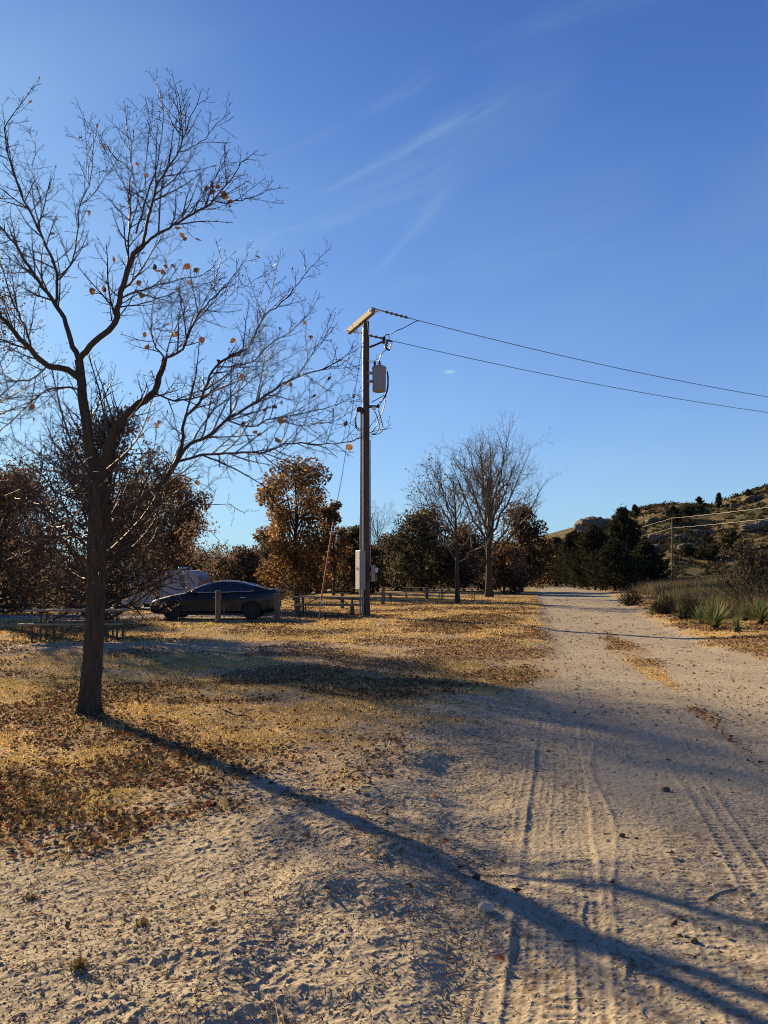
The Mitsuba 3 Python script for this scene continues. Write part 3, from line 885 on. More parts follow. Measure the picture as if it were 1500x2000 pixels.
leafy_tree('orange brown tree standing behind the tallest bare tree', 1018, 84, 9.0, 5.6, .2, 50, ORANGE + OLIVE + BROWN, n=9000, leaf=.19, ncl=26, low=.12, hole=.38)
leafy_tree('low reddish brown tree just left of the tallest bare tree', 985, 74, 4.6, 4.6, .12, 51, BROWN + [(.2, .09, .03)], n=5000, leaf=.17, ncl=18, low=.1)
leafy_tree('purplish brown low tree behind the leaning red guy guard', 620, 84, 4.6, 7.5, .14, 52, DULL, n=7000, leaf=.2, ncl=22, low=.06)
leafy_tree('dim brown tree behind the travel trailer roof', 335, 92, 6.2, 9.0, .18, 53, DULL + OLIVE, n=9000, leaf=.22, ncl=26, low=.06)
leafy_tree('dark tree between the lake and the left edge', 30, 58, 6.5, 6.5, .2, 54, OLIVE + DULL, n=8000, leaf=.16, ncl=24, low=.06)
leafy_tree('small brown tree at the lake shore behind the left table', 136, 60, 4.6, 3.6, .1, 55, BROWN, n=3500, leaf=.14, ncl=14, low=.35)
leafy_tree('far dull tree behind the lake', 225, 98, 6.6, 9.0, .2, 56, DULL, n=7000, leaf=.24, ncl=22, low=.06)
leafy_tree('wide dull brown tree filling the gap behind the car roof', 535, 96, 6.6, 9.0, .2, 57, DULL + OLIVE, n=8000, leaf=.23, ncl=24, low=.05)
leafy_tree('dim olive tree between the utility pole and the slender bare tree', 775, 98, 6.4, 8.0, .2, 58, OLIVE + DULL, n=8000, leaf=.23, ncl=24, low=.05)

# trees left of the frame, whose shade falls into the picture
bare_tree('tall half bare tree just outside the left edge whose shade falls over the road', (-19.6 / 35.6) * 1618 / math.cos(PITCH) + 750, 35.6, 18.0, 7.6, .32, 58, fork=.42, nl=18, leaves=8500, pal=BROWN)
leafy_tree('second tree outside the left edge whose shade falls over the camp loop', 0, 0, 9.5, 7.0, .25, 59, BROWN, n=9000, leaf=.14, ncl=34, low=.15, clump=.18, hole=.4, loc=(-23.5, 43.0, hz(-23.5, 43)))


def juniper(label, px, Y, H, W, seed, n=7000, loc=None, leaf=.17, tr_=.12, group=None, low=.03, name='juniper_tree'):
    """A dense dark evergreen of ragged upright sprays."""
    r = np.random.default_rng(seed)
    b = put(px, Y) if loc is None else np.asarray(loc, float)
    k = thing(name, label, 'tree', group)
    part(k, 'trunk', rod([b - [0, 0, .2], b + [0, 0, H * .5], b + [0, 0, H * .93]], [tr_ * 1.2, tr_ * .7, .02], 7), 'bark_mat', smooth=True)
    ns = max(24, n // 60)
    ts = low + (1 - low) * r.random(ns) ** 1.15
    prof = W / 2 * np.clip(1.05 - ts ** 1.9, .06, 1) * (.65 + .35 * np.minimum(1, ts / .15)) * r.uniform(.45, 1.25, ns)
    a = r.uniform(0, 6.28, ns)
    base_ = np.stack([np.cos(a) * prof * .35, np.sin(a) * prof * .35, ts * H * .9], 1)
    tip = np.stack([np.cos(a) * prof, np.sin(a) * prof, np.minimum(ts * H * .9 + .20 * H * (1 - ts * .5) * r.uniform(.4, 1.3, ns), H * (1 - .02 * r.random(ns)))], 1)
    q = r.integers(0, ns, n)
    t = r.random((n, 1)) ** .7
    c = b + base_[q] * (1 - t) + tip[q] * t + r.normal(size=(n, 3)) * (.055 * W * (1.15 - t))
    d = norm(tip[q] - base_[q] + r.normal(size=(n, 3)) * .7)
    e = norm(np.cross(d, r.normal(size=(n, 3))))
    s = leaf * r.uniform(.6, 1.4, (n, 1))
    v = np.stack([c - e * s * .3, c + e * s * .3, c + d * s * 1.3], 1).reshape(-1, 3)
    f = np.arange(3 * n).reshape(-1, 3)
    col = np.repeat(pick([(.032, .038, .023), (.042, .045, .027), (.024, .028, .019), (.055, .050, .033)], n, r, .3), 3, 0)
    part(k, 'crown', (v, f), 'needle_mat', color=col, kind='stuff')
    return k


juniper('dark juniper at the end of the road, leftmost of the evergreens', 1088, 128, 7.4, 8.4, 61, n=14000, leaf=.26)
juniper('dark juniper behind the road bend between two others', 1122, 112, 7.6, 7.6, 62, n=15000, leaf=.24)
juniper('broad dark juniper in the middle of the evergreen group', 1162, 98, 7.6, 7.6, 63, n=17000, leaf=.23)
juniper('tallest juniper of the evergreen group with ragged olive top', 1218, 100, 9.6, 7.4, 64, n=18000, leaf=.23)
juniper('low spreading juniper at the right end of the evergreen group', 1262, 86, 5.0, 5.4, 65, n=12000, leaf=.2)
juniper('low dark juniper in front of the tallest juniper', 1200, 84, 5.0, 6.0, 66, n=12000, leaf=.2)
for q, (px, py, H, W, lab) in enumerate([
        (1383, 1096, 5.2, 3.8, 'lone cone shaped juniper on the lower hillside right of the far pole'), (1345, 1086, 1.9, 2.0, 'tiny juniper between the far pole and the cone shaped juniper'),
        (1434, 1075, 3.4, 4.4, 'rounded juniper on the hillside at upper right'), (1366, 1003, 3.8, 3.2, 'dark juniper on the hill crest above the far pole'),
        (1405, 992, 3.4, 1.6, 'slim juniper on the saddle of the ridge'), (1240, 1012, 3.2, 2.6, 'small juniper on the hill crest above the evergreen group'),
        (1316, 1022, 3.6, 5.0, 'dark juniper on the upper slope behind the far pole'), (1462, 970, 1.6, 1.4, 'tiny juniper on the skyline near the right edge'), (1345, 1015, 3.0, 6.0, 'wide dark juniper below the crest juniper')]):
    juniper(lab, px, 0, H, W, 70 + q, n=2600, loc=hill_at(px, py), leaf=.3)

# far-off wood behind the camp
r = np.random.default_rng(81)
n = 420
X = r.uniform(-150, 36, n)
Y = 118 + r.uniform(0, 40, n)
H = r.uniform(2.5, 6.0, n) * np.where(np.abs(X + 46) < 9, .5, 1)
c = np.stack([X, Y, height(X, Y)], 1)[:, None] + np.stack([r.normal(size=(n, 70)) * 1.9, r.normal(size=(n, 70)) * 1.9, r.random((n, 70)) ** .8 * H[:, None]], -1)
v, f = leaf_cloud(c.reshape(-1, 3), .55, r)
scene['far_wood'] = mikit.ply((v, f), 'leaf_mat', color=np.repeat(pick(DULL + OLIVE, n * 70, r), 4, 0))
labels['far_wood'] = {'label': 'far off brown and olive wood behind the camp', 'category': 'wood', 'kind': 'stuff'}

# ------------------------------------------------------------------ utility pole
PB = put(715, 33.2)
PX, PY = PB[0], PB[1]
k = thing('utility_pole', 'tall weathered wooden utility pole with transformer, crossarm and electrical boxes', 'pole')
pz = lambda py: at(715, py, 33.2)[2]
ptop = at(715, 628, 33.2)
zz = np.linspace(PB[2] - .3, ptop[2], 24)
pl = np.stack([PX + (ptop[0] - PX) * (zz - zz[0]) / (zz[-1] - zz[0]), PY + zz * 0, zz], 1)
part(k, 'shaft', rod(pl, np.linspace(.165, .125, 24), 16), 'pole_wood_mat', smooth=40)


def beam(a, b, w, h):
    a, b = np.asarray(a, float), np.asarray(b, float)
    d = norm(b - a)
    s = norm(np.cross(d, [0, 0, 1]))
    u = np.cross(s, d)
    m = box(np.linalg.norm(b - a), w, h, bevel=.012)
    M = np.eye(4)
    M[:3, 0], M[:3, 1], M[:3, 2], M[:3, 3] = d, s, u, (a + b) / 2
    m.apply_transform(M)
    return m


zc = ptop[2] + .12
cn, cf = np.array([-.42, 32.15, zc]), np.array([-1.52, 35.0, zc])
off = np.array([.16, .0, 0])
part(k, 'crossarm', beam(cn, cf, .17, .25), 'crossarm_mat')
for e_ in (cn * .97 + cf * .03, cn * .03 + cf * .97):
    part(k, 'crossarm_bolt', rod([e_ + [-.16, -.07, 0], e_ + [.22, .09, 0]], .025, 6), 'steel_mat')
br = k + '__brace'
part(k, 'brace', rod([cn * .7 + cf * .3 + [0.05, 0, -.1], [PX + .1, PY - .13, zc - .75]], .02, 6), 'steel_mat')
part(k, 'brace', rod([cn * .25 + cf * .75 + [0.05, 0, -.1], [PX - .05, PY + .16, zc - .75]], .02, 6), 'steel_mat')


def insulator(a, b, n=5, r0=.03, r1=.075):
    a, b = np.asarray(a, float), np.asarray(b, float)
    t = np.linspace(0, 1, 4 * n + 1)
    rr = np.where(np.arange(4 * n + 1) % 4 == 2, r1, r0)
    return rod(a + (b - a) * t[:, None], rr, 10)


# line wires: parallel, to the next pole beyond the right edge
W1a, W2a = cn + [.2, 0, .02], cf + [.2, 0, .0]
W1b, W2b = np.array([47.5, 53.5, 11.4]), np.array([49.5, 57.5, 11.6])


def sag_line(a, b, sag, n=40):
    t = np.linspace(0, 1, n)[:, None]
    p = a * (1 - t) + b * t
    p[:, 2] -= 4 * sag * (t * (1 - t))[:, 0]
    return p


L1, L2 = sag_line(W1a, W1b, 1.35, 120), sag_line(W2a, W2b, 1.35, 120)
part(k, 'insulator', insulator(L1[1] * .6 + L1[0] * .4, L1[3]), 'porcelain_mat', smooth=40)
part(k, 'insulator', insulator(L2[1] * .6 + L2[0] * .4, L2[3]), 'porcelain_mat', smooth=40)
for Lq in (L1, L2):
    part(k, 'shackle', rod([Lq[0] - (Lq[1] - Lq[0]) * .3, Lq[1]], .03, 6), 'steel_mat')
for Lq, lab in ((L1, 'upper overhead wire running from the utility pole to the right edge'), (L2, 'lower overhead wire running from the utility pole to the right edge')):
    single('overhead_wire', lab, 'power line', rod(Lq[2:], .014, 6), 'wire_mat')
# cutout fuse and arrester on a bracket arm
pa = lambda px, py, dY=0.0: at(px, py, 33.2 + dY)
part(k, 'bracket', rod([pa(722, 678), pa(735, 673, -.1), pa(746, 668, -.2)], [.05, .045, .045], 8), 'frame_mat')
part(k, 'arrester', insulator(pa(749, 671, -.25), pa(750, 658, -.25), 4, .05, .09), 'black_mat', smooth=40)
fz = part(k, 'fuse_cutout', insulator(pa(753, 680, -.25), pa(757, 664, -.25), 4, .045, .08), 'porcelain_mat', smooth=40)
part(k, 'fuse_cutout__fuse_tube', rod([pa(757, 664, -.25), pa(766, 668, -.3)], .035, 6), 'black_mat')
part(k, 'fuse_cutout__fuse_tube', rod([pa(766, 668, -.3), pa(761, 683, -.3)], .028, 6), 'pale_box_mat')
part(k, 'fuse_cutout__fuse_tube', rod([pa(761, 684, -.3), pa(754, 681, -.25)], .04, 6), 'black_mat')
part(k, 'jumper_wire', rod(smooth_line([L1[4], pa(776, 645, -1), pa(765, 652, -.6), pa(756, 653, -.3), pa(750, 658, -.25)], 20), .018, 6), 'wire_mat')
part(k, 'jumper_wire', rod(smooth_line([pa(754, 653, -.3), pa(759, 654, -.3), pa(760, 663, -.25)], 10), .016, 6), 'wire_mat')
part(k, 'jumper_wire', rod(smooth_line([pa(754, 683, -.25), pa(744, 694, -.2), pa(740, 709, -.15)], 12), .018, 6), 'wire_mat')
# transformer
tc = pa(740.5, 765, -.15)
th_ = pa(740, 717, -.15)[2] - tc[2]
prof = [(0, 0), (.25, 0), (.27, .03), (.275, th_ * .5), (.28, th_ - .08), (.305, th_ - .07), (.305, th_ - .03), (.24, th_ + .03), (0, th_ + .07)]
tf = trimesh.creation.revolve(np.array(prof), sections=32)
tf.apply_translation(tc)
tk = part(k, 'transformer', tf, 'grey_paint_mat', smooth=35, label='grey cylindrical transformer can')
for px in (732, 741):
    part(k, 'transformer__bushing', insulator(np.array([pa(px, 715, -.15)[0], tc[1], tc[2] + th_]), np.array([pa(px, 715, -.15)[0], tc[1], tc[2] + th_ + .24]), 4, .045, .085), 'porcelain_mat', smooth=40)
part(k, 'transformer__hanger', box(.22, .10, .10, (PX + .16, tc[1] + .05, pa(722, 730)[2])), 'grey_paint_mat')
part(k, 'transformer__hanger', box(.22, .10, .10, (PX + .16, tc[1] + .05, pa(722, 746)[2])), 'grey_paint_mat')
part(k, 'transformer__seam', box(.035, .03, th_ * .9, (tc[0] + .14, tc[1] - .245, tc[2] + th_ * .48)), 'grey_paint_mat')
# secondary leads
for pts in ([(757, 726), (759, 745), (757, 762), (750, 778), (738, 790), (732, 796)], [(756, 724), (757, 748), (754, 768), (747, 780), (740, 796)],
            [(754, 770), (752, 785), (748, 802), (742, 815)], [(731, 802), (738, 818), (741, 832), (735, 845), (725, 848)],
            [(739, 800), (744, 818), (748, 836), (742, 846), (727, 849)], [(741, 815), (736, 830), (728, 842), (722, 846)], [(724, 786), (740, 778), (750, 772)]):
    part(k, 'lead', rod(smooth_line([pa(x, y, -.25) for x, y in pts], 16), .017, 6), 'black_mat')
part(k, 'secondary_rack', box(.42, .08, .10, pa(731, 794, -.2)), 'frame_mat')
part(k, 'secondary_rack', rod([pa(727, 797, -.28), pa(734, 797, -.28)], .075, 10), 'white_porcelain_mat', smooth=40)
part(k, 'secondary_rack', rod([pa(739, 794, -.28), pa(741, 794, -.28)], .09, 10), 'black_mat', smooth=40)
# conduits with weatherhead on the left
part(k, 'conduit', rod([pa(705.5, 806, -.1), [pa(705.5, 900, -.1)[0], 33.1, pz(1075)]], .048, 10), 'grey_paint_mat', smooth=40)
part(k, 'conduit', rod([pa(709.8, 640, -.1), [pa(709.8, 900, -.1)[0], 33.08, pz(1075)]], .022, 8), 'steel_mat', smooth=40)
part(k, 'weatherhead', rod(smooth_line([pa(707, 808, -.1), pa(706, 801, -.1), pa(702, 799, -.1), pa(698, 804, -.1)], 10), [.07, .08, .09, .1, .11, .11, .11, .1, .09, .07], 10), 'black_mat', smooth=40)
for pts in ([(700, 803), (695, 816), (696, 832), (704, 839)], [(699, 804), (693, 820), (695, 834), (703, 842)]):
    part(k, 'lead', rod(smooth_line([pa(x, y, -.15) for x, y in pts], 12), .018, 6), 'black_mat')
part(k, 'conduit', rod([[PX + .160, 33.12, pz(860)], [PX + .178, 33.12, pz(1103)]], .02, 8), 'grey_paint_mat', smooth=40)
# the tall electrical cabinet: pale door to the sun, grey side to the camera
ca = math.radians(-62)
cc = np.array([pa(704, 1100)[0] + .02, 33.0 - .17, (pz(1075) + pz(1152)) / 2])
chh = pz(1075) - pz(1152)
nd = np.array([-.88, -.47, 0])
sd = np.array([.47, -.88, 0])
M = np.eye(4)
M[:3, 0], M[:3, 1], M[:3, 3] = nd, sd, cc
body = box(.22, .40, chh, bevel=.01)
body.apply_transform(M)
bx = part(k, 'electrical_box', body, 'grey_paint_mat', label='tall grey electrical cabinet with sunlit pale door')
dm = box(.035, .37, chh - .05, bevel=.01)
dm.apply_translation((.128, 0, 0))
dm.apply_transform(M)
part(k, 'electrical_box__door', dm, 'pale_box_mat')
hm = rod([np.array([.15, .0, .1]), np.array([.19, .05, .06]), np.array([.19, .16, -.02])], .018, 6)
hm.apply_transform(M)
part(k, 'electrical_box__handle', hm, 'black_mat')
for px in (704, 709):
    part(k, 'conduit', rod([[pa(px, 1150)[0], 33.05, pz(1151)], [pa(px, 1200)[0], 33.05, PB[2] - .1]], .04, 8), 'grey_paint_mat', smooth=40)
mb = np.array([pa(729, 1110)[0], 33.0, (pz(1103) + pz(1136)) / 2])
part(k, 'meter_box', box(.17, .2, pz(1103) - pz(1136), mb, bevel=.01), 'grey_paint_mat')
mt = trimesh.creation.cylinder(radius=.09, height=.12, sections=20)
mt = move(mt, mb + [.13, 0, .12], ry=math.pi / 2)
part(k, 'meter_box__meter', mt, 'white_porcelain_mat', smooth=40)

# guy wire with its red guard
k = thing('guy_wire', 'slanting guy wire with a red plastic guard in front of the right picnic table', 'guy wire')
ga, gb, gt = put(622, 32.0), at(651, 1020, 32.35), np.array([PX - .12, PY + .02, pz(655)])
part(k, 'cable', rod([ga, gb, at(668, 930, 32.5), at(692, 775, 32.8), gt], .012, 6), 'wire_mat')
part(k, 'guard', rod([ga * .82 + gb * .18, gb], [.032, .03], 8), 'red_guard_mat', smooth=40)
part(k, 'strain_insulator', insulator(at(690.3, 778, 32.8), at(691.4, 770, 32.8), 2, .03, .06), 'porcelain_mat', smooth=40)
part(k, 'anchor_rod', rod([ga + [0, 0, -.3], ga * .8 + gb * .2], .018, 6), 'steel_mat')

# far power pole on the slope and its wires
fp = put(1313, 125.0)
k = thing('utility_pole', 'thin pale utility pole standing far off below the hill', 'pole')
ft = at(1313, 1012, 125)
part(k, 'shaft', rod([fp - [0, 0, .5], ft], [.15, .10], 10), 'grey_wood_mat', smooth=40)
part(k, 'insulator', insulator(ft - [0, 0, .02], ft + [0, 0, .18], 1, .05, .08), 'white_porcelain_mat')
part(k, 'insulator', insulator(at(1313, 1031, 125) + [-.2, 0, 0], at(1313, 1031, 125) + [-.2, 0, .2], 1, .05, .08), 'white_porcelain_mat')
princ('bright_wire_mat', (.28, .27, .26), .45, metallic=.4)
for py, e1, e0, lab in ((1012, (1600, 977, 90), (1085, 1066, 228), 'upper sunlit wire crossing the hillside at the far pole'), (1031, (1600, 1001, 90), (1180, 1056, 210), 'lower sunlit wire crossing the hillside at the far pole')):
    a0, a1, a2 = at(*e1), at(1313, py, 125), at(*e0)
    single('far_wire', lab, 'power line', rod(np.vstack([sag_line(a0, a1, .12, 16), sag_line(a1, a2, .5, 24)[1:]]), .022, 5), 'bright_wire_mat')


# ------------------------------------------------------------------ picnic tables
def picnic_table(label, loc, rz, L=2.44, m_top='plank_mat', m_frame='frame_mat'):
    k = thing('picnic_table', label, 'picnic table', 'picnic tables')
    tf = lambda m: move(m, loc, rz)
    top = part(k, 'tabletop', tf(cat([box(.04, .68, .05, (x, 0, .715)) for x in (-L * .36, L * .36)])), m_frame)
    for y in (-.31, -.155, 0, .155, .31):
        part(k, 'tabletop__plank', tf(box(L, .145, .042, (0, y, .762), bevel=.008)), m_top)
    for s in (-1, 1):
        b = k + '__bench'
        part(k, 'bench', tf(cat([box(L, .125, .042, (0, s * .70 - .066, .452), bevel=.008), box(L, .125, .042, (0, s * .70 + .066, .452), bevel=.008)])), m_top)
    for x in (-L * .36, L * .36):
        for s in (-1, 1):
            part(k, 'leg', tf(rod(smooth_line([(x, s * .20, .74), (x, s * .20, .10), (x, s * .24, .03), (x, s * .36, .025), (x, s * .72, .025), (x, s * .79, .06), (x, s * .80, .14), (x, s * .80, .43)], 26), .024, 8)), m_frame, smooth=True)
        part(k, 'cross_bar', tf(rod([(x, -.80, .415), (x, .80, .415)], .02, 8)), m_frame)
        sx = 1 if x < 0 else -1
        part(k, 'brace', tf(rod([(x, 0, .40), (x + sx * .62, 0, .73)], .018, 8)), m_frame)
    return k


for lab, px, Y, rz, L in (('brown picnic table behind the foreground tree, nearest of the tables', 158, 20.9, .06, 2.44), ('brown picnic table beside the utility pole', 640, 33.4, -.03, 2.75),
                          ('small far picnic table in the shade behind the slender bare tree', 892, 57, .12, 2.9), ('dim far picnic table between the utility pole and the slender bare tree', 812, 62, 0, 2.0)):
    picnic_table(lab, put(px, Y), rz, L)


# ------------------------------------------------------------------ wooden posts
def post(label, px, Y, h_, w=.16, round_=False, m='grey_wood_mat'):
    b = put(px, Y)
    if round_:
        mm = rod([b - [0, 0, .3], b + [0, 0, h_ - .02], b + [0, 0, h_]], [w / 2, w / 2, w / 2 - .015], 14)
    else:
        mm = box(w, w, h_ + .3, (b[0], b[1], b[2] + h_ / 2 - .15), bevel=.015)
    single('wooden_post', label, 'post', mm, m, smooth=35, group='wooden posts along the loop')


post('thick weathered wooden post in front of the car door', 427, 28.6, 1.10, .20, True)
post('grey square post at the rear end of the car', 542, 29.2, .98, .19)
post('grey wooden post on the grass to the right of the utility pole', 748.5, 47, .98, .19)
post('short dark post right of the grey wooden post', 762.5, 52, .55, .18)
post('dark post behind the right picnic table end', 581, 36, .62, .22)
post('grey post under the brown trees right of the dim far table', 834, 60, 1.0, .18)
post('grey post behind the middle of the right picnic table', 669, 40, .8, .17)
b = put(438.5, 28.8)
single('marker_stake', 'thin stake standing between the wooden post and the car', 'stake', rod([b - [0, 0, .1], b + [0, 0, .62]], .018, 6), 'grey_wood_mat')

# ------------------------------------------------------------------ the car
princ('car_paint_mat', (.003, .004, .010), .4, metallic=.1, clearcoat=.6, clearcoat_gloss=.96, specular=.3)
princ('chrome_mat', (.65, .66, .68), .2, metallic=1.0)
princ('tyre_mat', (.018, .018, .019), .85)
princ('rim_mat', (.03, .03, .033), .45, metallic=.6)
princ('seat_mat', (.02, .02, .022), .8)
princ('lamp_mat', (.55, .57, .6), .15, metallic=.5, clearcoat=1.0)
princ('tail_mat', (.30, .02, .02), .2, clearcoat=1.0)
scene['car_glass_mat'] = {'type': 'thindielectric', 'int_ior': 1.5, 'specular_transmittance': rgb(.22, .25, .28)}
from scipy.interpolate import PchipInterpolator as PI_
XS = [-2.35, -2.28, -2.1, -1.8, -1.4, -.95, -.6, 0, .6, 1.2, 1.6, 1.95, 2.2, 2.32, 2.35]
zb_ = PI_(XS, [.52, .62, .72, .80, .885, .955, .965, .965, .975, 1.0, 1.03, 1.075, 1.105, 1.07, .95])
wb_ = PI_(XS, [.50, .66, .79, .875, .915, .925, .925, .925, .925, .925, .92, .90, .83, .74, .68])
z0_ = PI_(XS, [.32, .26, .22, .20, .19, .19, .19, .19, .19, .19, .20, .24, .30, .36, .45])
nx = 90
xs = np.linspace(-2.35, 2.35, nx)
ring = []
for x in xs:
    w, z1, z0 = float(wb_(x)), float(zb_(x)), float(z0_(x))
    cr = .045 * np.interp(x, [-2.35, -1.8, -.9, -.8, 1.7, 1.9, 2.35], [.3, .9, 1, .2, .2, .7, .3])
    h = z1 - z0
    half = [(w * .80, z0), (w * .94, z0 + .04 * h), (w * .985, z0 + .16 * h), (w * .975, z0 + .30 * h), (w, z0 + .55 * h), (w * .995, z0 + .72 * h), (w * .965, z0 + .86 * h), (w * .93, z0 + .95 * h), (w * .88, z1), (w * .55, z1 + cr * .8), (0, z1 + cr)]
    ring.append([(x, -y, z) for y, z in half] + [(x, y, z) for y, z in half[::-1][1:]])
ring = np.array(ring)
m_ = ring.shape[1]
vv = ring.reshape(-1, 3)
ff = []
for i_ in range(nx - 1):
    for j_ in range(m_):
        a, b, c, d = i_ * m_ + j_, i_ * m_ + (j_ + 1) % m_, (i_ + 1) * m_ + (j_ + 1) % m_, (i_ + 1) * m_ + j_
        ff += [(a, b, c), (a, c, d)]
vv = np.vstack([vv, ring[0].mean(0) * [1, 0, 1], ring[-1].mean(0) * [1, 0, 1]])
for j_ in range(m_):
    ff += [(len(vv) - 2, (j_ + 1) % m_, j_), (len(vv) - 1, (nx - 1) * m_ + j_, (nx - 1) * m_ + (j_ + 1) % m_)]
cb = trimesh.Trimesh(vv, ff, process=False)
if cb.volume < 0: cb.invert()
man = m3.Manifold(m3.Mesh(np.array(cb.vertices, np.float32), np.array(cb.faces, np.uint32)))
for wx in (-1.46, 1.42):
    for s in (-1, 1):
        cyl = m3.Manifold.cylinder(.34, .375, .375, 40).rotate((90, 0, 0)).translate((wx, s * .86 + .17, .34))
        man = man - cyl
cab = m3.Manifold.hull(m3.Manifold.cube((1.5, 1.35, .5), True).translate((.15, 0, .75)) + m3.Manifold.cube((2.1, 1.5, .1), True).translate((.25, 0, 1.05)))
man = man - cab
mm_ = man.to_mesh()
body_m = trimesh.Trimesh(mm_.vert_properties[:, :3], mm_.tri_verts, process=False)
CL = put(424, 31.2)
CAR = lambda m: move(m, (CL[0], CL[1], CL[2] + .02), math.radians(1.5))
k = thing('parked_car', 'dark navy sedan with sloping roof parked facing left behind the wooden post', 'car')
part(k, 'body', CAR(body_m), 'car_paint_mat', smooth=28)
# greenhouse: one surface, cut into roof, pillars and panes
GXs = [-1.02, -.6, -.2, .15, .45, .9, 1.4, 1.8, 2.05]
zr_ = PI_(GXs, [.985, 1.19, 1.345, 1.425, 1.443, 1.40, 1.285, 1.165, 1.095])
gn, tn = 150, 28
gx = np.linspace(-1.0, 2.03, gn)
tt_ = np.linspace(0, 1, tn)
G = np.zeros((gn, tn, 3))
for i_, x in enumerate(gx):
    w0, z0, zr = float(wb_(x)) * .90, float(zb_(x)) - .005, float(zr_(x))
    hh = max(zr - z0, .003)
    wr = w0 * (1 - .30 * min(1, hh / .46))
    path = smooth_line([(w0, z0), (w0 * .5 + wr * .5 + .015, z0 + .52 * hh), (wr, z0 + .86 * hh), (wr * .80, z0 + .965 * hh), (wr * .4, zr - .004), (0, zr)], tn)
    G[i_, :, 0], G[i_, :, 1], G[i_, :, 2] = x, path[:, 0], path[:, 1]
cx_ = (gx[:-1] + gx[1:])[:, None] / 2 + 0 * tt_[None, 1:]
pf = (tt_[:-1] + tt_[1:])[None] / 2 + 0 * cx_
side_t, top_t = .46, .56
kind_ = np.where(pf > top_t, np.where(cx_ < -.12, 1, np.where((cx_ > 1.12) & (cx_ < 1.92), 2, 0)), 0)
kind_[(pf > top_t) & (cx_ < -.94)] = 0
sidew = (pf > .035) & (pf < side_t)
kind_[sidew & (cx_ > -.72) & (cx_ < .27)] = 3
kind_[sidew & (cx_ > .35) & (cx_ < 1.50)] = 4


def panel(mask, mirror, thick):
    ii, jj_ = np.nonzero(mask)
    idx = lambda a, b: a * tn + b
    P = G.reshape(-1, 3) * [1, mirror, 1]
    f = np.vstack([np.stack([idx(ii, jj_), idx(ii + 1, jj_), idx(ii + 1, jj_ + 1)], 1), np.stack([idx(ii, jj_), idx(ii + 1, jj_ + 1), idx(ii, jj_ + 1)], 1)])
    if mirror < 0: f = f[:, ::-1]
    return trimesh.Trimesh(P, f, process=False)


def both(mask):
    a, b = panel(mask, 1, 0), panel(mask, -1, 0)
    v = np.vstack([a.vertices, b.vertices])
    f = np.vstack([a.faces, b.faces + len(a.vertices)])
    m = trimesh.Trimesh(v, f, process=False)
    m.remove_unreferenced_vertices()
    return m


part(k, 'roof', CAR(both(kind_ == 0)), 'car_paint_mat', smooth=True)
part(k, 'windshield', CAR(both(kind_ == 1)), 'car_glass_mat', smooth=True)
part(k, 'rear_window', CAR(both(kind_ == 2)), 'car_glass_mat', smooth=True)
for kd in (3, 4):
    for s in (-1, 1):
        mm = panel(kind_ == kd, s, 0)
        mm.remove_unreferenced_vertices()
        part(k, 'side_window', CAR(mm), 'car_glass_mat', smooth=True)
for s in (-1, 1):
    lo = np.array([G[i_, 1] * [1, s, 1] + [0, s * .008, 0] for i_ in range(14, 125, 3)])
    hi_ = np.array([G[i_, 13] * [1, s, 1] + [0, s * .010, 0] for i_ in range(14, 128, 3)])
    part(k, 'window_trim', CAR(rod(lo, .014, 6)), 'chrome_mat', smooth=True)
    part(k, 'window_trim', CAR(rod(hi_, .014, 6)), 'chrome_mat', smooth=True)
    part(k, 'mirror', CAR(move(rock(.10, .11, .065, 3, 2, .05), (-.66, s * .99, 1.0))), 'car_paint_mat', smooth=True)
    part(k, 'headlight', CAR(move(rock(.20, .07, .055, 4, 2, .05), (-2.12, s * .685, .655), rz=s * .55, ry=-.35)), 'lamp_mat', smooth=True)
    part(k, 'taillight', CAR(move(rock(.16, .05, .06, 5, 2, .05), (2.16, s * .755, .90), rz=-s * .6)), 'tail_mat', smooth=True)
    for hx_ in (.12, 1.1):
        part(k, 'door_handle', CAR(box(.2, .015, .022, (hx_, s * .925, .80), bevel=.005)), 'chrome_mat')
    for dx in (-.68, .31, 1.28):
        part(k, 'door_seam', CAR(rod([(dx, s * (float(wb_(dx)) * .995 + .001), .36), (dx, s * (float(wb_(dx)) + .001), .62), (dx, s * (float(wb_(dx)) * .968), .86)], .006, 4)), 'black_mat')
    part(k, 'sill', CAR(box(2.3, .03, .07, (0, s * .90, .215), bevel=.01)), 'black_mat')
for wx in (-1.46, 1.42):
    for s in (-1, 1):
        c = (wx, s * .80, .335)
        ty = trimesh.creation.revolve(np.array([(.235, -.10), (.30, -.115), (.328, -.09), (.335, -.05), (.335, .05), (.328, .09), (.30, .115), (.235, .10), (.235, -.10)]), sections=36)
        wk = part(k, 'wheel', CAR(move(ty, c, rx=math.pi / 2)), 'tyre_mat', smooth=35)
        sp = [trimesh.creation.cylinder(radius=.07, height=.05, sections=16)]
        rg = trimesh.creation.annulus(r_min=.215, r_max=.24, height=.17, sections=32)
        for q in range(5):
            b_ = box(.17, .05, .03, (.135, 0, .01), bevel=.008)
            b_.apply_transform(trimesh.transformations.rotation_matrix(q * 2 * np.pi / 5 + .3, [0, 0, 1]))
            sp.append(b_)
        disc = trimesh.creation.cylinder(radius=.215, height=.01, sections=28)
        disc.apply_translation((0, 0, -.05))
        rim = cat(sp + [rg, disc])
        part(k, wk.split('__')[1] + '__rim', CAR(move(rim, (wx, s * .85, .335), rx=math.pi / 2 if s < 0 else -math.pi / 2)), 'rim_mat', smooth=35)
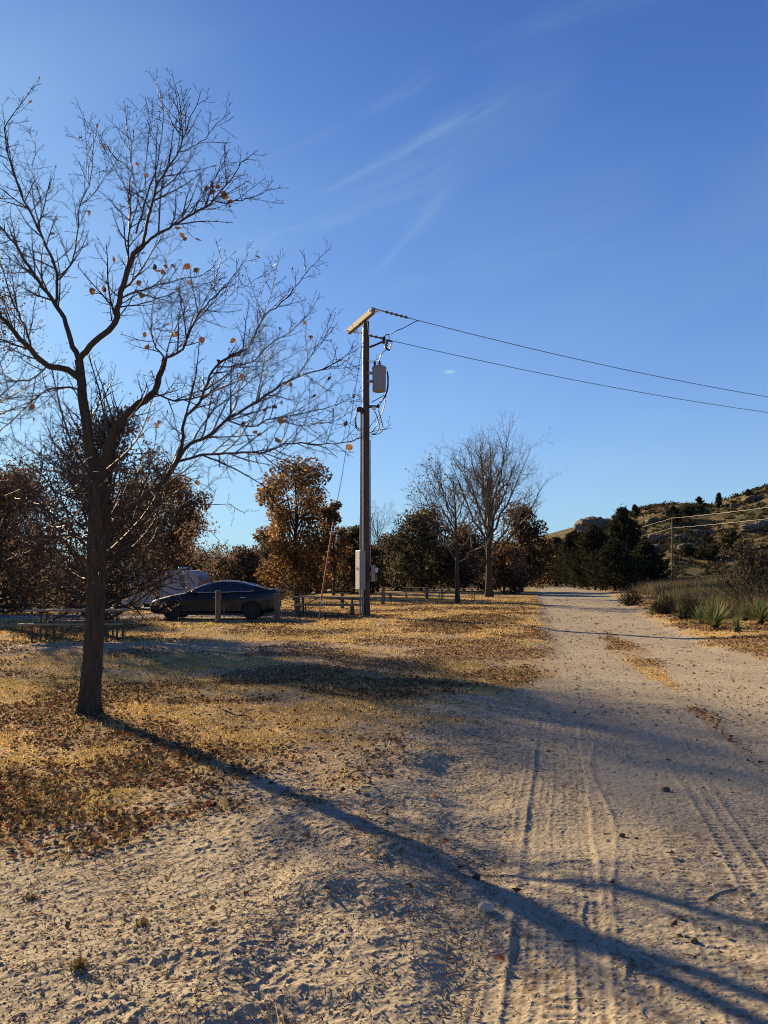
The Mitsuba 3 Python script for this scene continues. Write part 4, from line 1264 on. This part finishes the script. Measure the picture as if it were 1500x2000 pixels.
for y in (-.38, .38):
    part(k, 'seat', CAR(cat([box(.5, .5, .16, (.05, y, .66), bevel=.05), move(box(.14, .5, .62, bevel=.05), (.36, y, .92), ry=.28), move(box(.10, .26, .18, bevel=.04), (.47, y, 1.27), ry=.2)])), 'seat_mat', smooth=35)
part(k, 'rear_seat', CAR(cat([box(.5, 1.2, .16, (.95, 0, .66), bevel=.05), move(box(.14, 1.2, .55, bevel=.05), (1.25, 0, .90), ry=.4)])), 'seat_mat', smooth=35)
part(k, 'dashboard', CAR(box(.4, 1.3, .18, (-.72, 0, .93), bevel=.06)), 'seat_mat', smooth=35)
stw = trimesh.creation.torus(.17, .016)
part(k, 'steering_wheel', CAR(move(stw, (-.42, -.38, .98), ry=-1.1)), 'seat_mat', smooth=True)
part(k, 'front_bumper', CAR(box(.05, 1.0, .06, (-2.335, 0, .34), bevel=.02)), 'lamp_mat')

# ------------------------------------------------------------------ travel trailer with a rounded front
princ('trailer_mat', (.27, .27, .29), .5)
princ('trailer_cap_mat', (.16, .115, .10), .4, clearcoat=.4)
princ('graphic_mat', (.012, .014, .018), .6)
princ('dark_glass_mat', (.015, .018, .02), .08, specular=.6)
k = thing('travel_trailer', 'white travel trailer with dark swooping stripes and a rounded brown front, behind the car', 'trailer')
TB = put(333, 74)
TR = lambda m: move(m, (TB[0], TB[1], TB[2]), math.radians(-14))
side = Polygon([(-3.4, .75), (1.9, .75), (2.1, 1.55), (2.9, 1.65), (3.15, 2.0), (3.25, 2.5), (3.1, 3.0), (2.6, 3.28), (1.8, 3.38), (-3.4, 3.38)]).buffer(.08)
tb = trimesh.creation.extrude_polygon(side, 2.3, engine='earcut')
tb = move(tb, (0, 1.15, 0), rx=math.pi / 2)
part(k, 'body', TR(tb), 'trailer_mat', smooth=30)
ct = np.linspace(-1.15, 1.15, 15)
cap = []
for z in np.linspace(1.62, 3.40, 16):
    u = (z - 1.62) / 1.78
    xb = 2.5 + .75 * math.sin(min(u, 1) * math.pi * .95) * .8 + .2 * (1 - u)
    cap.append([(xb + .55 * (1 - (y / 1.15) ** 4) * math.cos(u * 1.45), y * 1.02, z) for y in ct])
cap = np.array(cap)
cq = np.array([(a * 15 + b, a * 15 + b + 1, (a + 1) * 15 + b + 1, (a + 1) * 15 + b) for a in range(15) for b in range(14)])
cv = cap.reshape(-1, 3)
part(k, 'front_cap', TR(trimesh.Trimesh(np.vstack([cv, cv * [1, 1, 1] - [.6, 0, 0]]), np.vstack([cq[:, [0, 1, 2]], cq[:, [0, 2, 3]], cq[:, [2, 1, 0]] + len(cv), cq[:, [3, 2, 0]] + len(cv)]), process=False)), 'trailer_cap_mat', smooth=40)
for (x, z, w, h_) in ((-2.75, 2.35, .85, .75), (.75, 2.55, .38, .62), (1.72, 2.72, .60, .62)):
    f_ = part(k, 'window', TR(box(w, .04, h_, (x, -1.175, z), bevel=.01)), 'dark_glass_mat')
    part(k, f_.split('__')[1] + '__frame', TR(cat([box(w + .06, .03, .04, (x, -1.185, z + s * (h_ / 2 + .02))) for s in (-1, 1)] + [box(.04, .03, h_, (x + s * (w / 2 + .02), -1.187, z)) for s in (-1, 1)])), 'steel_mat')
for pts, w in (([(-.1, 2.75), (.8, 2.72), (1.5, 2.5), (2.0, 2.15), (2.15, 1.85)], .06), ([(2.1, 1.95), (1.7, 1.72), (1.1, 1.75), (.5, 1.95), (-.2, 2.0)], .05), ([(1.9, 2.5), (1.65, 2.25), (1.95, 2.0)], .07), ([(2.3, 2.85), (2.7, 2.5), (2.9, 2.2)], .04), ([(.9, 3.1), (1.5, 3.05), (2.0, 2.95)], .03)):
    pl_ = smooth_line(pts, 20)
    g_ = LineString(pl_).buffer(w)
    gm = trimesh.creation.extrude_polygon(g_, .012, engine='earcut')
    part(k, 'stripe', TR(move(gm, (0, -1.155, 0), rx=math.pi / 2)), 'graphic_mat')
part(k, 'roof_unit', TR(cat([box(1.0, .8, .28, (1.4, 0, 3.6), bevel=.08), box(.5, .5, .16, (-1.2, 0, 3.54), bevel=.04)])), 'trailer_mat', smooth=30)
part(k, 'awning', TR(rod([(-2.9, -1.22, 3.25), (.3, -1.22, 3.25)], .06, 8)), 'steel_mat', smooth=40)
part(k, 'skirt', TR(box(5.0, 2.1, .2, (-.8, 0, .62))), 'black_mat')
for x in (-1.6, -.7):
    for s in (-1, 1):
        w_ = trimesh.creation.cylinder(radius=.36, height=.22, sections=24)
        part(k, 'wheel', TR(move(w_, (x, s * 1.0, .36), rx=math.pi / 2)), 'tyre_mat', smooth=40)
for s in (-1, 1):
    part(k, 'landing_leg', TR(box(.1, .1, 1.1, (2.3, s * .8, 1.0))), 'steel_mat')

# low flat trailer with a chrome rail left of the travel trailer
k = thing('flat_trailer', 'low dark flatbed trailer with a pale rail left of the travel trailer', 'trailer')
FB = put(258, 50)
FT = lambda m: move(m, FB, .05)
part(k, 'deck', FT(box(3.0, 1.5, .12, (0, 0, .62), bevel=.02)), 'black_mat')
part(k, 'rail', FT(cat([rod([(-1.9, -.76, .95), (1.5, -.76, 1.0)], .035, 8), rod([(1.5, -.76, 1.0), (2.0, -.7, 1.02)], .03, 8)] + [rod([(x, -.76, .6), (x, -.76, .97)], .03, 6) for x in (-1.4, -.5, .4, 1.3)])), 'steel_mat', smooth=40)
for x in (-.4, .5):
    part(k, 'wheel', FT(move(trimesh.creation.cylinder(radius=.22, height=.2, sections=20), (x, -.7, .22), rx=math.pi / 2)), 'tyre_mat', smooth=40)
part(k, 'hitch', FT(rod([(1.5, 0, .6), (2.5, 0, .55), (2.6, 0, .62)], .05, 8)), 'steel_mat')
part(k, 'cargo', FT(cat([box(.6, .7, .45, (-.7, 0, .92), bevel=.04), box(.45, .5, .3, (.3, .1, .84), bevel=.04)])), 'grey_paint_mat')

# small dark shed, rail fence and bin at the lake
k = thing('shed', 'small dark blue green shed half hidden by the foreground tree', 'shed')
SB = put(158, 72)
princ('shed_mat', (.035, .055, .06), .7)
for y in (-.85, .85):
    for q in range(6):
        part(k, 'wall_board', box(.30, .06, 2.1, (SB[0] - .8 + q * .32, SB[1] + y, SB[2] + 1.0)), 'shed_mat')
part(k, 'side_wall', cat([box(.06, 1.64, 2.1, (SB[0] + s * .98, SB[1], SB[2] + 1.0)) for s in (-1, 1)]), 'shed_mat')
gb_ = trimesh.creation.extrude_polygon(Polygon([(-1.2, 2.05), (1.2, 2.05), (0, 2.65)]), 2.1, engine='earcut')
part(k, 'roof', move(gb_, SB + [0, 1.05, 0], rx=math.pi / 2), 'black_mat')
k = thing('rail_fence', 'low dark rail fence along the lake shore', 'fence')
f0, f1 = put(62, 48), put(152, 50)
f0[2] = f1[2] = max(f0[2], f1[2], -1.3)
for t in np.linspace(0, 1, 8):
    p = f0 * (1 - t) + f1 * t
    part(k, 'fence_post', rod([p - [0, 0, .9], p + [0, 0, .85]], .05, 8), 'black_mat')
for z in (.45, .8):
    part(k, 'rail', rod([f0 + [0, -.06, z], f1 + [0, -.06, z]], .035, 6), 'black_mat')

# ------------------------------------------------------------------ yuccas and the brush field on the right
GREENS = [(.13, .17, .075), (.16, .19, .09), (.20, .21, .11), (.10, .135, .06)]


def yucca(label, px, Y, R, n, seed, dead=.12, tilt=0):
    r = np.random.default_rng(seed)
    b = put(px, Y)
    k = thing('yucca', label, 'yucca')
    for dead_ in (False, True):
        vs, cs = [], []
        m = int(n * (dead if dead_ else 1))
        for q in range(m):
            a = r.uniform(0, 6.28)
            e = math.radians(r.uniform(8, 88) if not dead_ else r.uniform(-5, 25))
            L = R * r.uniform(.75, 1.1) * (1 if not dead_ else .8)
            d = np.array([math.cos(a) * math.cos(e), math.sin(a) * math.cos(e), math.sin(e)])
            s = norm(np.cross(d, [0, 0, 1.0]))
            w = r.uniform(.010, .017) * (1 if not dead_ else .8)
            p0 = b + [0, 0, .08] + d * .04
            p1, p2 = p0 + d * L * .5 - [0, 0, .02 * L], p0 + d * L - [0, 0, .10 * L * math.cos(e)]
            u = np.cross(s, d)
            vs.append([p0 - s * w, p0 + s * w, p1 - s * w * 1.1 + u * .004, p1 + s * w * 1.1 + u * .004, p2])
            cs.append(np.tile(pick(GREENS if not dead_ else [(.30, .22, .12), (.22, .16, .09)], 1, r), (5, 1)))
        v = np.array(vs).reshape(-1, 3)
        i = np.arange(m)[:, None] * 5
        f = np.vstack([i + [0, 1, 3], i + [0, 3, 2], i + [2, 3, 4]])
        part(k, 'dead_blades' if dead_ else 'blades', (v, f), 'yucca_mat', color=np.vstack(cs), kind='stuff')
    part(k, 'base', move(rock(.09, .09, .10, seed, 2, .3), b + [0, 0, .06]), 'twig_mat', smooth=True)


yucca('largest green yucca with spiky leaves at the roadside on the right', 1393, 24.2, .82, 260, 1)
yucca('second spiky yucca close to the right edge of the picture', 1482, 25.5, .72, 190, 2)
yucca('small pale yucca in the leaf litter right of the largest yucca', 1436, 22.6, .36, 60, 3)
yucca('slim upright yucca just left of the largest yucca', 1366, 26.5, .62, 70, 4)
yucca('small yucca at the front left corner of the brush field', 1325, 30, .5, 80, 6)
yucca('small spiky yucca between the two big yuccas', 1452, 27.5, .5, 90, 7)
yucca('half hidden yucca in the brush above the largest yucca', 1425, 33, .8, 110, 5)

r = np.random.default_rng(91)


def blades(c, h, w, r, lean=.25):
    """Upright tapering stalks, two triangles each, at the points c."""
    n = len(c)
    a = r.uniform(0, 6.28, n)
    s = np.stack([np.cos(a), np.sin(a), a * 0], 1) * w[:, None]
    ln = r.normal(size=(n, 3)) * [1, 1, 0] * (lean * h)[:, None]
    m = c + ln * .35 + np.stack([a * 0, a * 0, h * .6], 1)
    t = c + ln + np.stack([a * 0, a * 0, h * np.clip(1 - .3 * np.linalg.norm(ln, axis=1) / h, .3, 1)], 1)
    v = np.stack([c - s, c + s, m + s * .7, m - s * .7, t], 1).reshape(-1, 3)
    i = np.arange(n)[:, None] * 5
    return v, np.vstack([i + [0, 1, 2], i + [0, 2, 3], i + [3, 2, 4]])


n = 17000
Y = 20 + 78 * r.random(n) ** 1.25
X = np.interp(Y, RY, RX) + 1.2 + .12 * Y ** .5 + r.random(n) ** .8 * (4 + Y * .42)
d = X - np.interp(Y, RY, RX)
ok = (X / Y < .56) & (d > 1.5 + 1.4 * nz(X * .35, Y * .35, 2, 5.0) + np.where(Y < 30, (30 - Y) * .16, 0))
X, Y, d = X[ok], Y[ok], d[ok]
n = len(X)
m = 22
hh = (.50 + .60 * nz(X * .3, Y * .3, 2, 7.0)) * (1 + .25 * np.clip((Y - 30) / 40, 0, 1)) * np.clip((d - .8) / 1.8, .45, 1)
sp = np.repeat(.22 + .1 * (Y / 50), m)
cx2, cy2 = np.repeat(X, m) + r.normal(size=n * m) * sp, np.repeat(Y, m) + r.normal(size=n * m) * sp
cz2 = np.repeat(height(X, Y), m)
h2 = np.repeat(hh, m) * r.uniform(.45, 1.15, n * m)
v, f = blades(np.stack([cx2, cy2, cz2], 1), h2, .006 + .00022 * cy2, r, .28)
colc = pick([(0.089, 0.075, 0.053), (0.072, 0.066, 0.047), (0.106, 0.085, 0.055), (0.064, 0.066, 0.043), (0.085, 0.089, 0.055)], n, r, .3)
scene['brush_field'] = mikit.ply((v, f), 'grass_mat', color=np.repeat(np.repeat(colc, m, 0) * np.exp(r.normal(size=(n * m, 1)) * .2), 5, 0))
labels['brush_field'] = {'label': 'waist high grey brown brush filling the field on the right', 'category': 'brush', 'kind': 'stuff'}
# separate shrubs in the field
for q, (px, Y, h_, lab) in enumerate([(1297, 34, .75, 'dark low shrub at the left front of the brush field'), (1232, 46, .9, 'dark rounded shrub at the far left end of the brush field'), (1345, 30, .8, 'dark shrub left of the largest yucca'),
                                     (1455, 37, 2.0, 'tall dark shrub behind the bush at the right edge'), (1496, 29.5, 1.9, 'dark shrub cut by the right edge')]):
    b = put(px, Y)
    k = thing('shrub', lab, 'shrub')
    br = Branches()
    for z in range(60):
        d_ = norm(r.normal(size=3) * [1, 1, .5] + [0, 0, 1.1])
        p = b + r.normal(size=3) * [.12, .12, 0]
        br.add(np.array([p, p + d_ * h_ * .5, p + d_ * h_ * r.uniform(.8, 1.05) + r.normal(size=3) * .06]), np.array([.012, .009, .004]) * (1 + Y / 60), 3)
    part(k, 'stems', tm(br.build()), 'twig_mat', kind='stuff')
    c = b + norm(r.normal(size=(1500, 3)) * [1, 1, .8] + [0, 0, .7]) * h_ * (r.random((1500, 1)) ** .5) * [.85, .85, 1]
    v, f = leaf_cloud(c, .055, r)
    part(k, 'foliage', (v, f), 'needle_mat', color=np.repeat(pick([(.05, .05, .032), (.07, .06, .04), (.04, .045, .028)], 1500, r), 4, 0), kind='stuff')

# ------------------------------------------------------------------ grass, litter, twigs and stones on the ground


def scatter(n, r0, r1, a0, a1, r, power=1.0):
    """Points spread evenly over a sector of the ground (power 1), or more densely near the path (power < 1)."""
    th, u = np.radians(r.uniform(a0, a1, n)), r.random(n)
    q = 2 * power
    d = (r0 ** q + (r1 ** q - r0 ** q) * u) ** (1 / q) if q > 0 else r0 * (r1 / r0) ** u
    return d * np.sin(th), d * np.cos(th)


r = np.random.default_rng(101)
out_v, out_f, out_c, at_ = [], [], [], 0
X, Y = scatter(690000, 3.6, 75, -38, 33, r, .18)
S = sand(X, Y)
keep = (r.random(len(X)) > S * np.where((dist_left(X, Y) < 2.0) & (Y < 11) & (nz(X * 1.9, Y * 1.9, 3, 97.0) > .40), np.clip(.60 + .13 * dist_left(X, Y), .6, .88), 1.02)) & (camp_loop(X, Y) < r.uniform(.2, .9, len(X))) & (bare(X, Y) < r.uniform(.3, 1.2, len(X))) & (r.random(len(X)) < 1 - .45 * litter(X, Y)) & (r.random(len(X)) < 1 - .8 * worn(X, Y)) & (r.random(len(X)) < .25 + 1.5 * sst(.36, .62, nz(X * 3.4, Y * 3.0, 3, 93.0))) & (lake_mask(X, Y) < 0)
keep &= ~((X > np.interp(Y, RY, RX)) & (r.random(len(X)) < .35))
X, Y = X[keep], Y[keep]
dist = np.hypot(X, Y)
h = r.uniform(.014, .042, len(X)) * (.7 + 1.1 * nz(X * 3.4, Y * 3.0, 3, 93.0)) * np.clip(dist / 14, 1, 2.2) ** .5 * (1 - .55 * S[keep])
v, f = blades(np.stack([X, Y, height(X, Y) - .004], 1), h, .0016 + .00030 * dist, r, .9)
col = pick([(0.516, 0.370, 0.163), (0.447, 0.310, 0.125), (0.568, 0.430, 0.215), (0.361, 0.249, 0.103), (0.292, 0.249, 0.103)], len(X), r, .22)
gr_ = np.clip(nz(X * .5, Y * .4, 2, 95.0) - .52, 0, 1)[:, None] * 2.2
col = col * (1 - gr_) + np.array([.15, .16, .055]) * gr_
# flattened straw and chaff on the bare sand beside the wheel track
X, Y = scatter(24000, 2.8, 11, -30, 12, r, .3)
keep = (X < .30 + (Y - 2.96) * .21) & (sand(X, Y) > .3) & (nz(X * 2.1, Y * 2.1, 3, 96.0) > r.uniform(.30, .70, len(X)))
X, Y = X[keep], Y[keep]
n = len(X)
a = r.uniform(0, 6.28, n)
l = r.uniform(.012, .045, n)
v2, f2 = tubes(np.stack([X, Y, height(X, Y) + .004], 1)[:, None] + (np.array([-.5, 0, .5]))[None, :, None] * (np.stack([np.cos(a), np.sin(a), r.normal(size=n) * .25], 1) * l[:, None])[:, None], np.repeat((.0008 + .00016 * Y)[:, None], 3, 1), 3)
c2_ = pick([(.50, .39, .23), (.40, .29, .15), (.24, .17, .10), (.14, .10, .06), (.34, .28, .16)], n, r, .25)
v, f = join([(v, f), (v2, f2)])
scene['dry_grass'] = mikit.ply((v, f), 'grass_mat', color=np.vstack([np.repeat(col, 5, 0), np.repeat(c2_, 9, 0)]))
labels['dry_grass'] = {'label': 'short straw coloured dry grass', 'category': 'grass', 'kind': 'stuff'}

X, Y = scatter(215000, 3.6, 60, -38, 33, r, .22)
S = sand(X, Y)
L_ = litter(X, Y)
right = X > np.interp(Y, RY, RX)
p_ = (.10 + .9 * L_) * np.clip(1 - S, np.where(Y > 9, .035, .006), 1) * np.where(right, 1.4, 1)
keep = (r.random(len(X)) < p_) & (lake_mask(X, Y) < 0)
X, Y = X[keep], Y[keep]
dist = np.hypot(X, Y)
c = np.stack([X, Y, height(X, Y) + r.uniform(.006, .04, len(X))], 1)
sz = r.uniform(.018, .044, len(X)) * np.clip(dist / 16, 1, 2.0)
v, f = leaf_cloud(c, sz, r, bend=.35)
v = (v.reshape(-1, 4, 3) - c[:, None]) * [1, 1, .62] + c[:, None]
LP = [(.12, .078, .046), (.085, .062, .04), (.15, .088, .048), (.075, .063, .042), (.065, .06, .038), (.21, .105, .05), (.19, .065, .04), (.26, .21, .14)]
scene['fallen_leaves'] = mikit.ply((v.reshape(-1, 3), f), 'dry_leaf_mat', color=np.repeat(pick(LP, len(X), r, .3), 4, 0))
labels['fallen_leaves'] = {'label': 'brown and reddish fallen leaves scattered over the grass', 'category': 'leaf litter', 'kind': 'stuff'}

# small stones, clods and bits of twig on the road
X, Y = scatter(110000, 2.7, 26, -30, 31, r, .05)
S = sand(X, Y)
left = sst(-.3, .6, .22 + (Y - 2.96) * .21 - X)
keep = (S > .35) & (r.random(len(X)) < (.34 + .85 * left) * (.4 + .9 * nz(X * 2.2, Y * 2.2, 2, 98.0)))
X, Y = X[keep], Y[keep]
n = len(X)
octa = np.array([[1, 0, 0], [-1, 0, 0], [0, 1, 0], [0, -1, 0], [0, 0, 1], [0, 0, -1.0]])
octf = np.array([[0, 2, 4], [2, 1, 4], [1, 3, 4], [3, 0, 4], [2, 0, 5], [1, 2, 5], [3, 1, 5], [0, 3, 5]])
sz = np.minimum(np.exp(r.normal(size=n) * .6) * .0032, .014) * np.clip(np.hypot(X, Y) / 7, .8, 2.2)
an = r.uniform(0, 6.28, n)
rot = np.stack([np.stack([np.cos(an), -np.sin(an), an * 0], 1), np.stack([np.sin(an), np.cos(an), an * 0], 1), np.stack([an * 0, an * 0, an * 0 + 1], 1)], 1)
v = octa[None] * (sz[:, None] * r.uniform(.6, 1.5, (n, 3)) * [1, 1, .8])[:, None] * r.uniform(.7, 1.3, (n, 6, 1))
v = np.einsum('nij,nkj->nki', rot, v) + np.stack([X, Y, height(X, Y) + sz * .15], 1)[:, None]
f = (octf[None] + (np.arange(n) * 6)[:, None, None]).reshape(-1, 3)
princ('pale_stone_mat', (.42, .37, .30), .8, specular=.2)
princ('clod_mat', VC, .9, specular=.15)
scene['gravel'] = mikit.ply((v.reshape(-1, 3), f), 'clod_mat', color=np.repeat(pick([(0.296, 0.247, 0.171), (0.266, 0.217, 0.148), (0.220, 0.179, 0.122), (0.281, 0.232, 0.160), (0.312, 0.262, 0.190), (0.18, 0.145, 0.105)], n, r, .15), 6, 0))
labels['gravel'] = {'label': 'small stones and clods strewn on the dirt road', 'category': 'gravel', 'kind': 'stuff'}

X, Y = scatter(4200, 2.6, 45, -30, 31, r, .45)
keep = nz(X * .6, Y * .5, 2, 99.0) > r.uniform(.3, .7, len(X))
X, Y = X[keep], Y[keep]
n = len(X)
a = r.uniform(0, 6.28, n)
l = r.uniform(.02, .08, n) * np.clip(np.hypot(X, Y) / 12, 1, 1.8)
P = np.stack([X, Y, height(X, Y) + .008], 1)[:, None] + (np.array([-1, 0, 1]) * .5)[None, :, None] * (np.stack([np.cos(a), np.sin(a), a * 0], 1) * l[:, None])[:, None] + r.normal(size=(n, 3, 3)) * .006
v, f = tubes(P, np.repeat((.0009 + .00022 * np.hypot(X, Y))[:, None], 3, 1), 3)
scene['twig_litter'] = mikit.ply((v, f), 'twig_mat')
labels['twig_litter'] = {'label': 'bits of dead twig and stalk strewn on the ground', 'category': 'leaf litter', 'kind': 'stuff'}

for q, (px, py, s, lab) in enumerate([(949, 1778, .032, 'pale fist sized stone beside the tree shadow on the road'), (930, 1716, .02, 'dark clod at the edge of the tree shadow above the pale stone'), (1300, 1540, .026, 'dark stone on the right part of the road in the shade edge'),
                                     (1355, 1826, .015, 'small dark stone on the road between the two branches of the tree shadow'), (1215, 1622, .018, 'small clod near the shoe prints in the road')]):
    g = gnd(px, py, .03)
    g[2] = hz(g[0], g[1])
    single('stone', lab, 'stone', move(rock(s * 1.1, s, s * .8, 40 + q, 3, .25), g + [0, 0, s * .45], rz=q), ('pale_stone_mat', 'twig_mat', 'rock_mat', 'rock_mat', 'rock_mat')[q], smooth=40)

g0, g1, g2 = gnd(890, 1407, .12), gnd(930, 1416, .12), gnd(985, 1430, .12)
b0, b1, b2 = gnd(440, 1405, .1), gnd(468, 1411, .1), gnd(492, 1416, .1)
for a_0, a_1, a_2, lab in ((b0, b1, b2, 'fallen dead stick lying in the leaves right of the foreground tree'), ):
    P = np.array([[p[0], p[1], hz(p[0], p[1]) + .035] for p in (a_0, a_1, a_2)])
    k = thing('fallen_stick', lab, 'stick')
    part(k, 'stem', rod(smooth_line(P, 8) + r.normal(size=(8, 3)) * .006, np.linspace(.010, .005, 8), 6), 'twig_mat', smooth=True)
    part(k, 'side_twig', rod([P[1], P[1] + [.08, -.05, .05], P[1] + [.16, -.05, .07]], .004, 5), 'twig_mat')
for q, (px, py, h_, n, lab) in enumerate([(152, 1925, .05, 60, 'dark dried weed clump at the lower left in the sand'), (278, 1828, .03, 40, 'small dark weed in the sand above the lower left clump'), (455, 1672, .14, 16, 'thin wispy grey weed standing in the sand right of centre left'),
                                         (540, 1985, .16, 6, 'few long straw stalks at the bottom edge'), (60, 1775, .03, 40, 'low dark weed near the left edge of the sand')]):
    g = gnd(px, py, .08)
    c = np.stack([g[0] + r.normal(size=n) * .014, g[1] + r.normal(size=n) * .012, np.zeros(n)], 1)
    c[:, 2] = height(c[:, 0], c[:, 1]) - .004
    v, f = blades(c, h_ * r.uniform(.5, 1.2, n), np.full(n, .0035 if h_ < .1 else .0016), r, .7)
    single('weed', lab, 'weed', (v, f), 'grass_mat', color=np.repeat(pick([(.10, .075, .04), (.14, .11, .05), (.07, .06, .035)] if h_ < .1 else [(.25, .2, .12)], n, r), 5, 0))
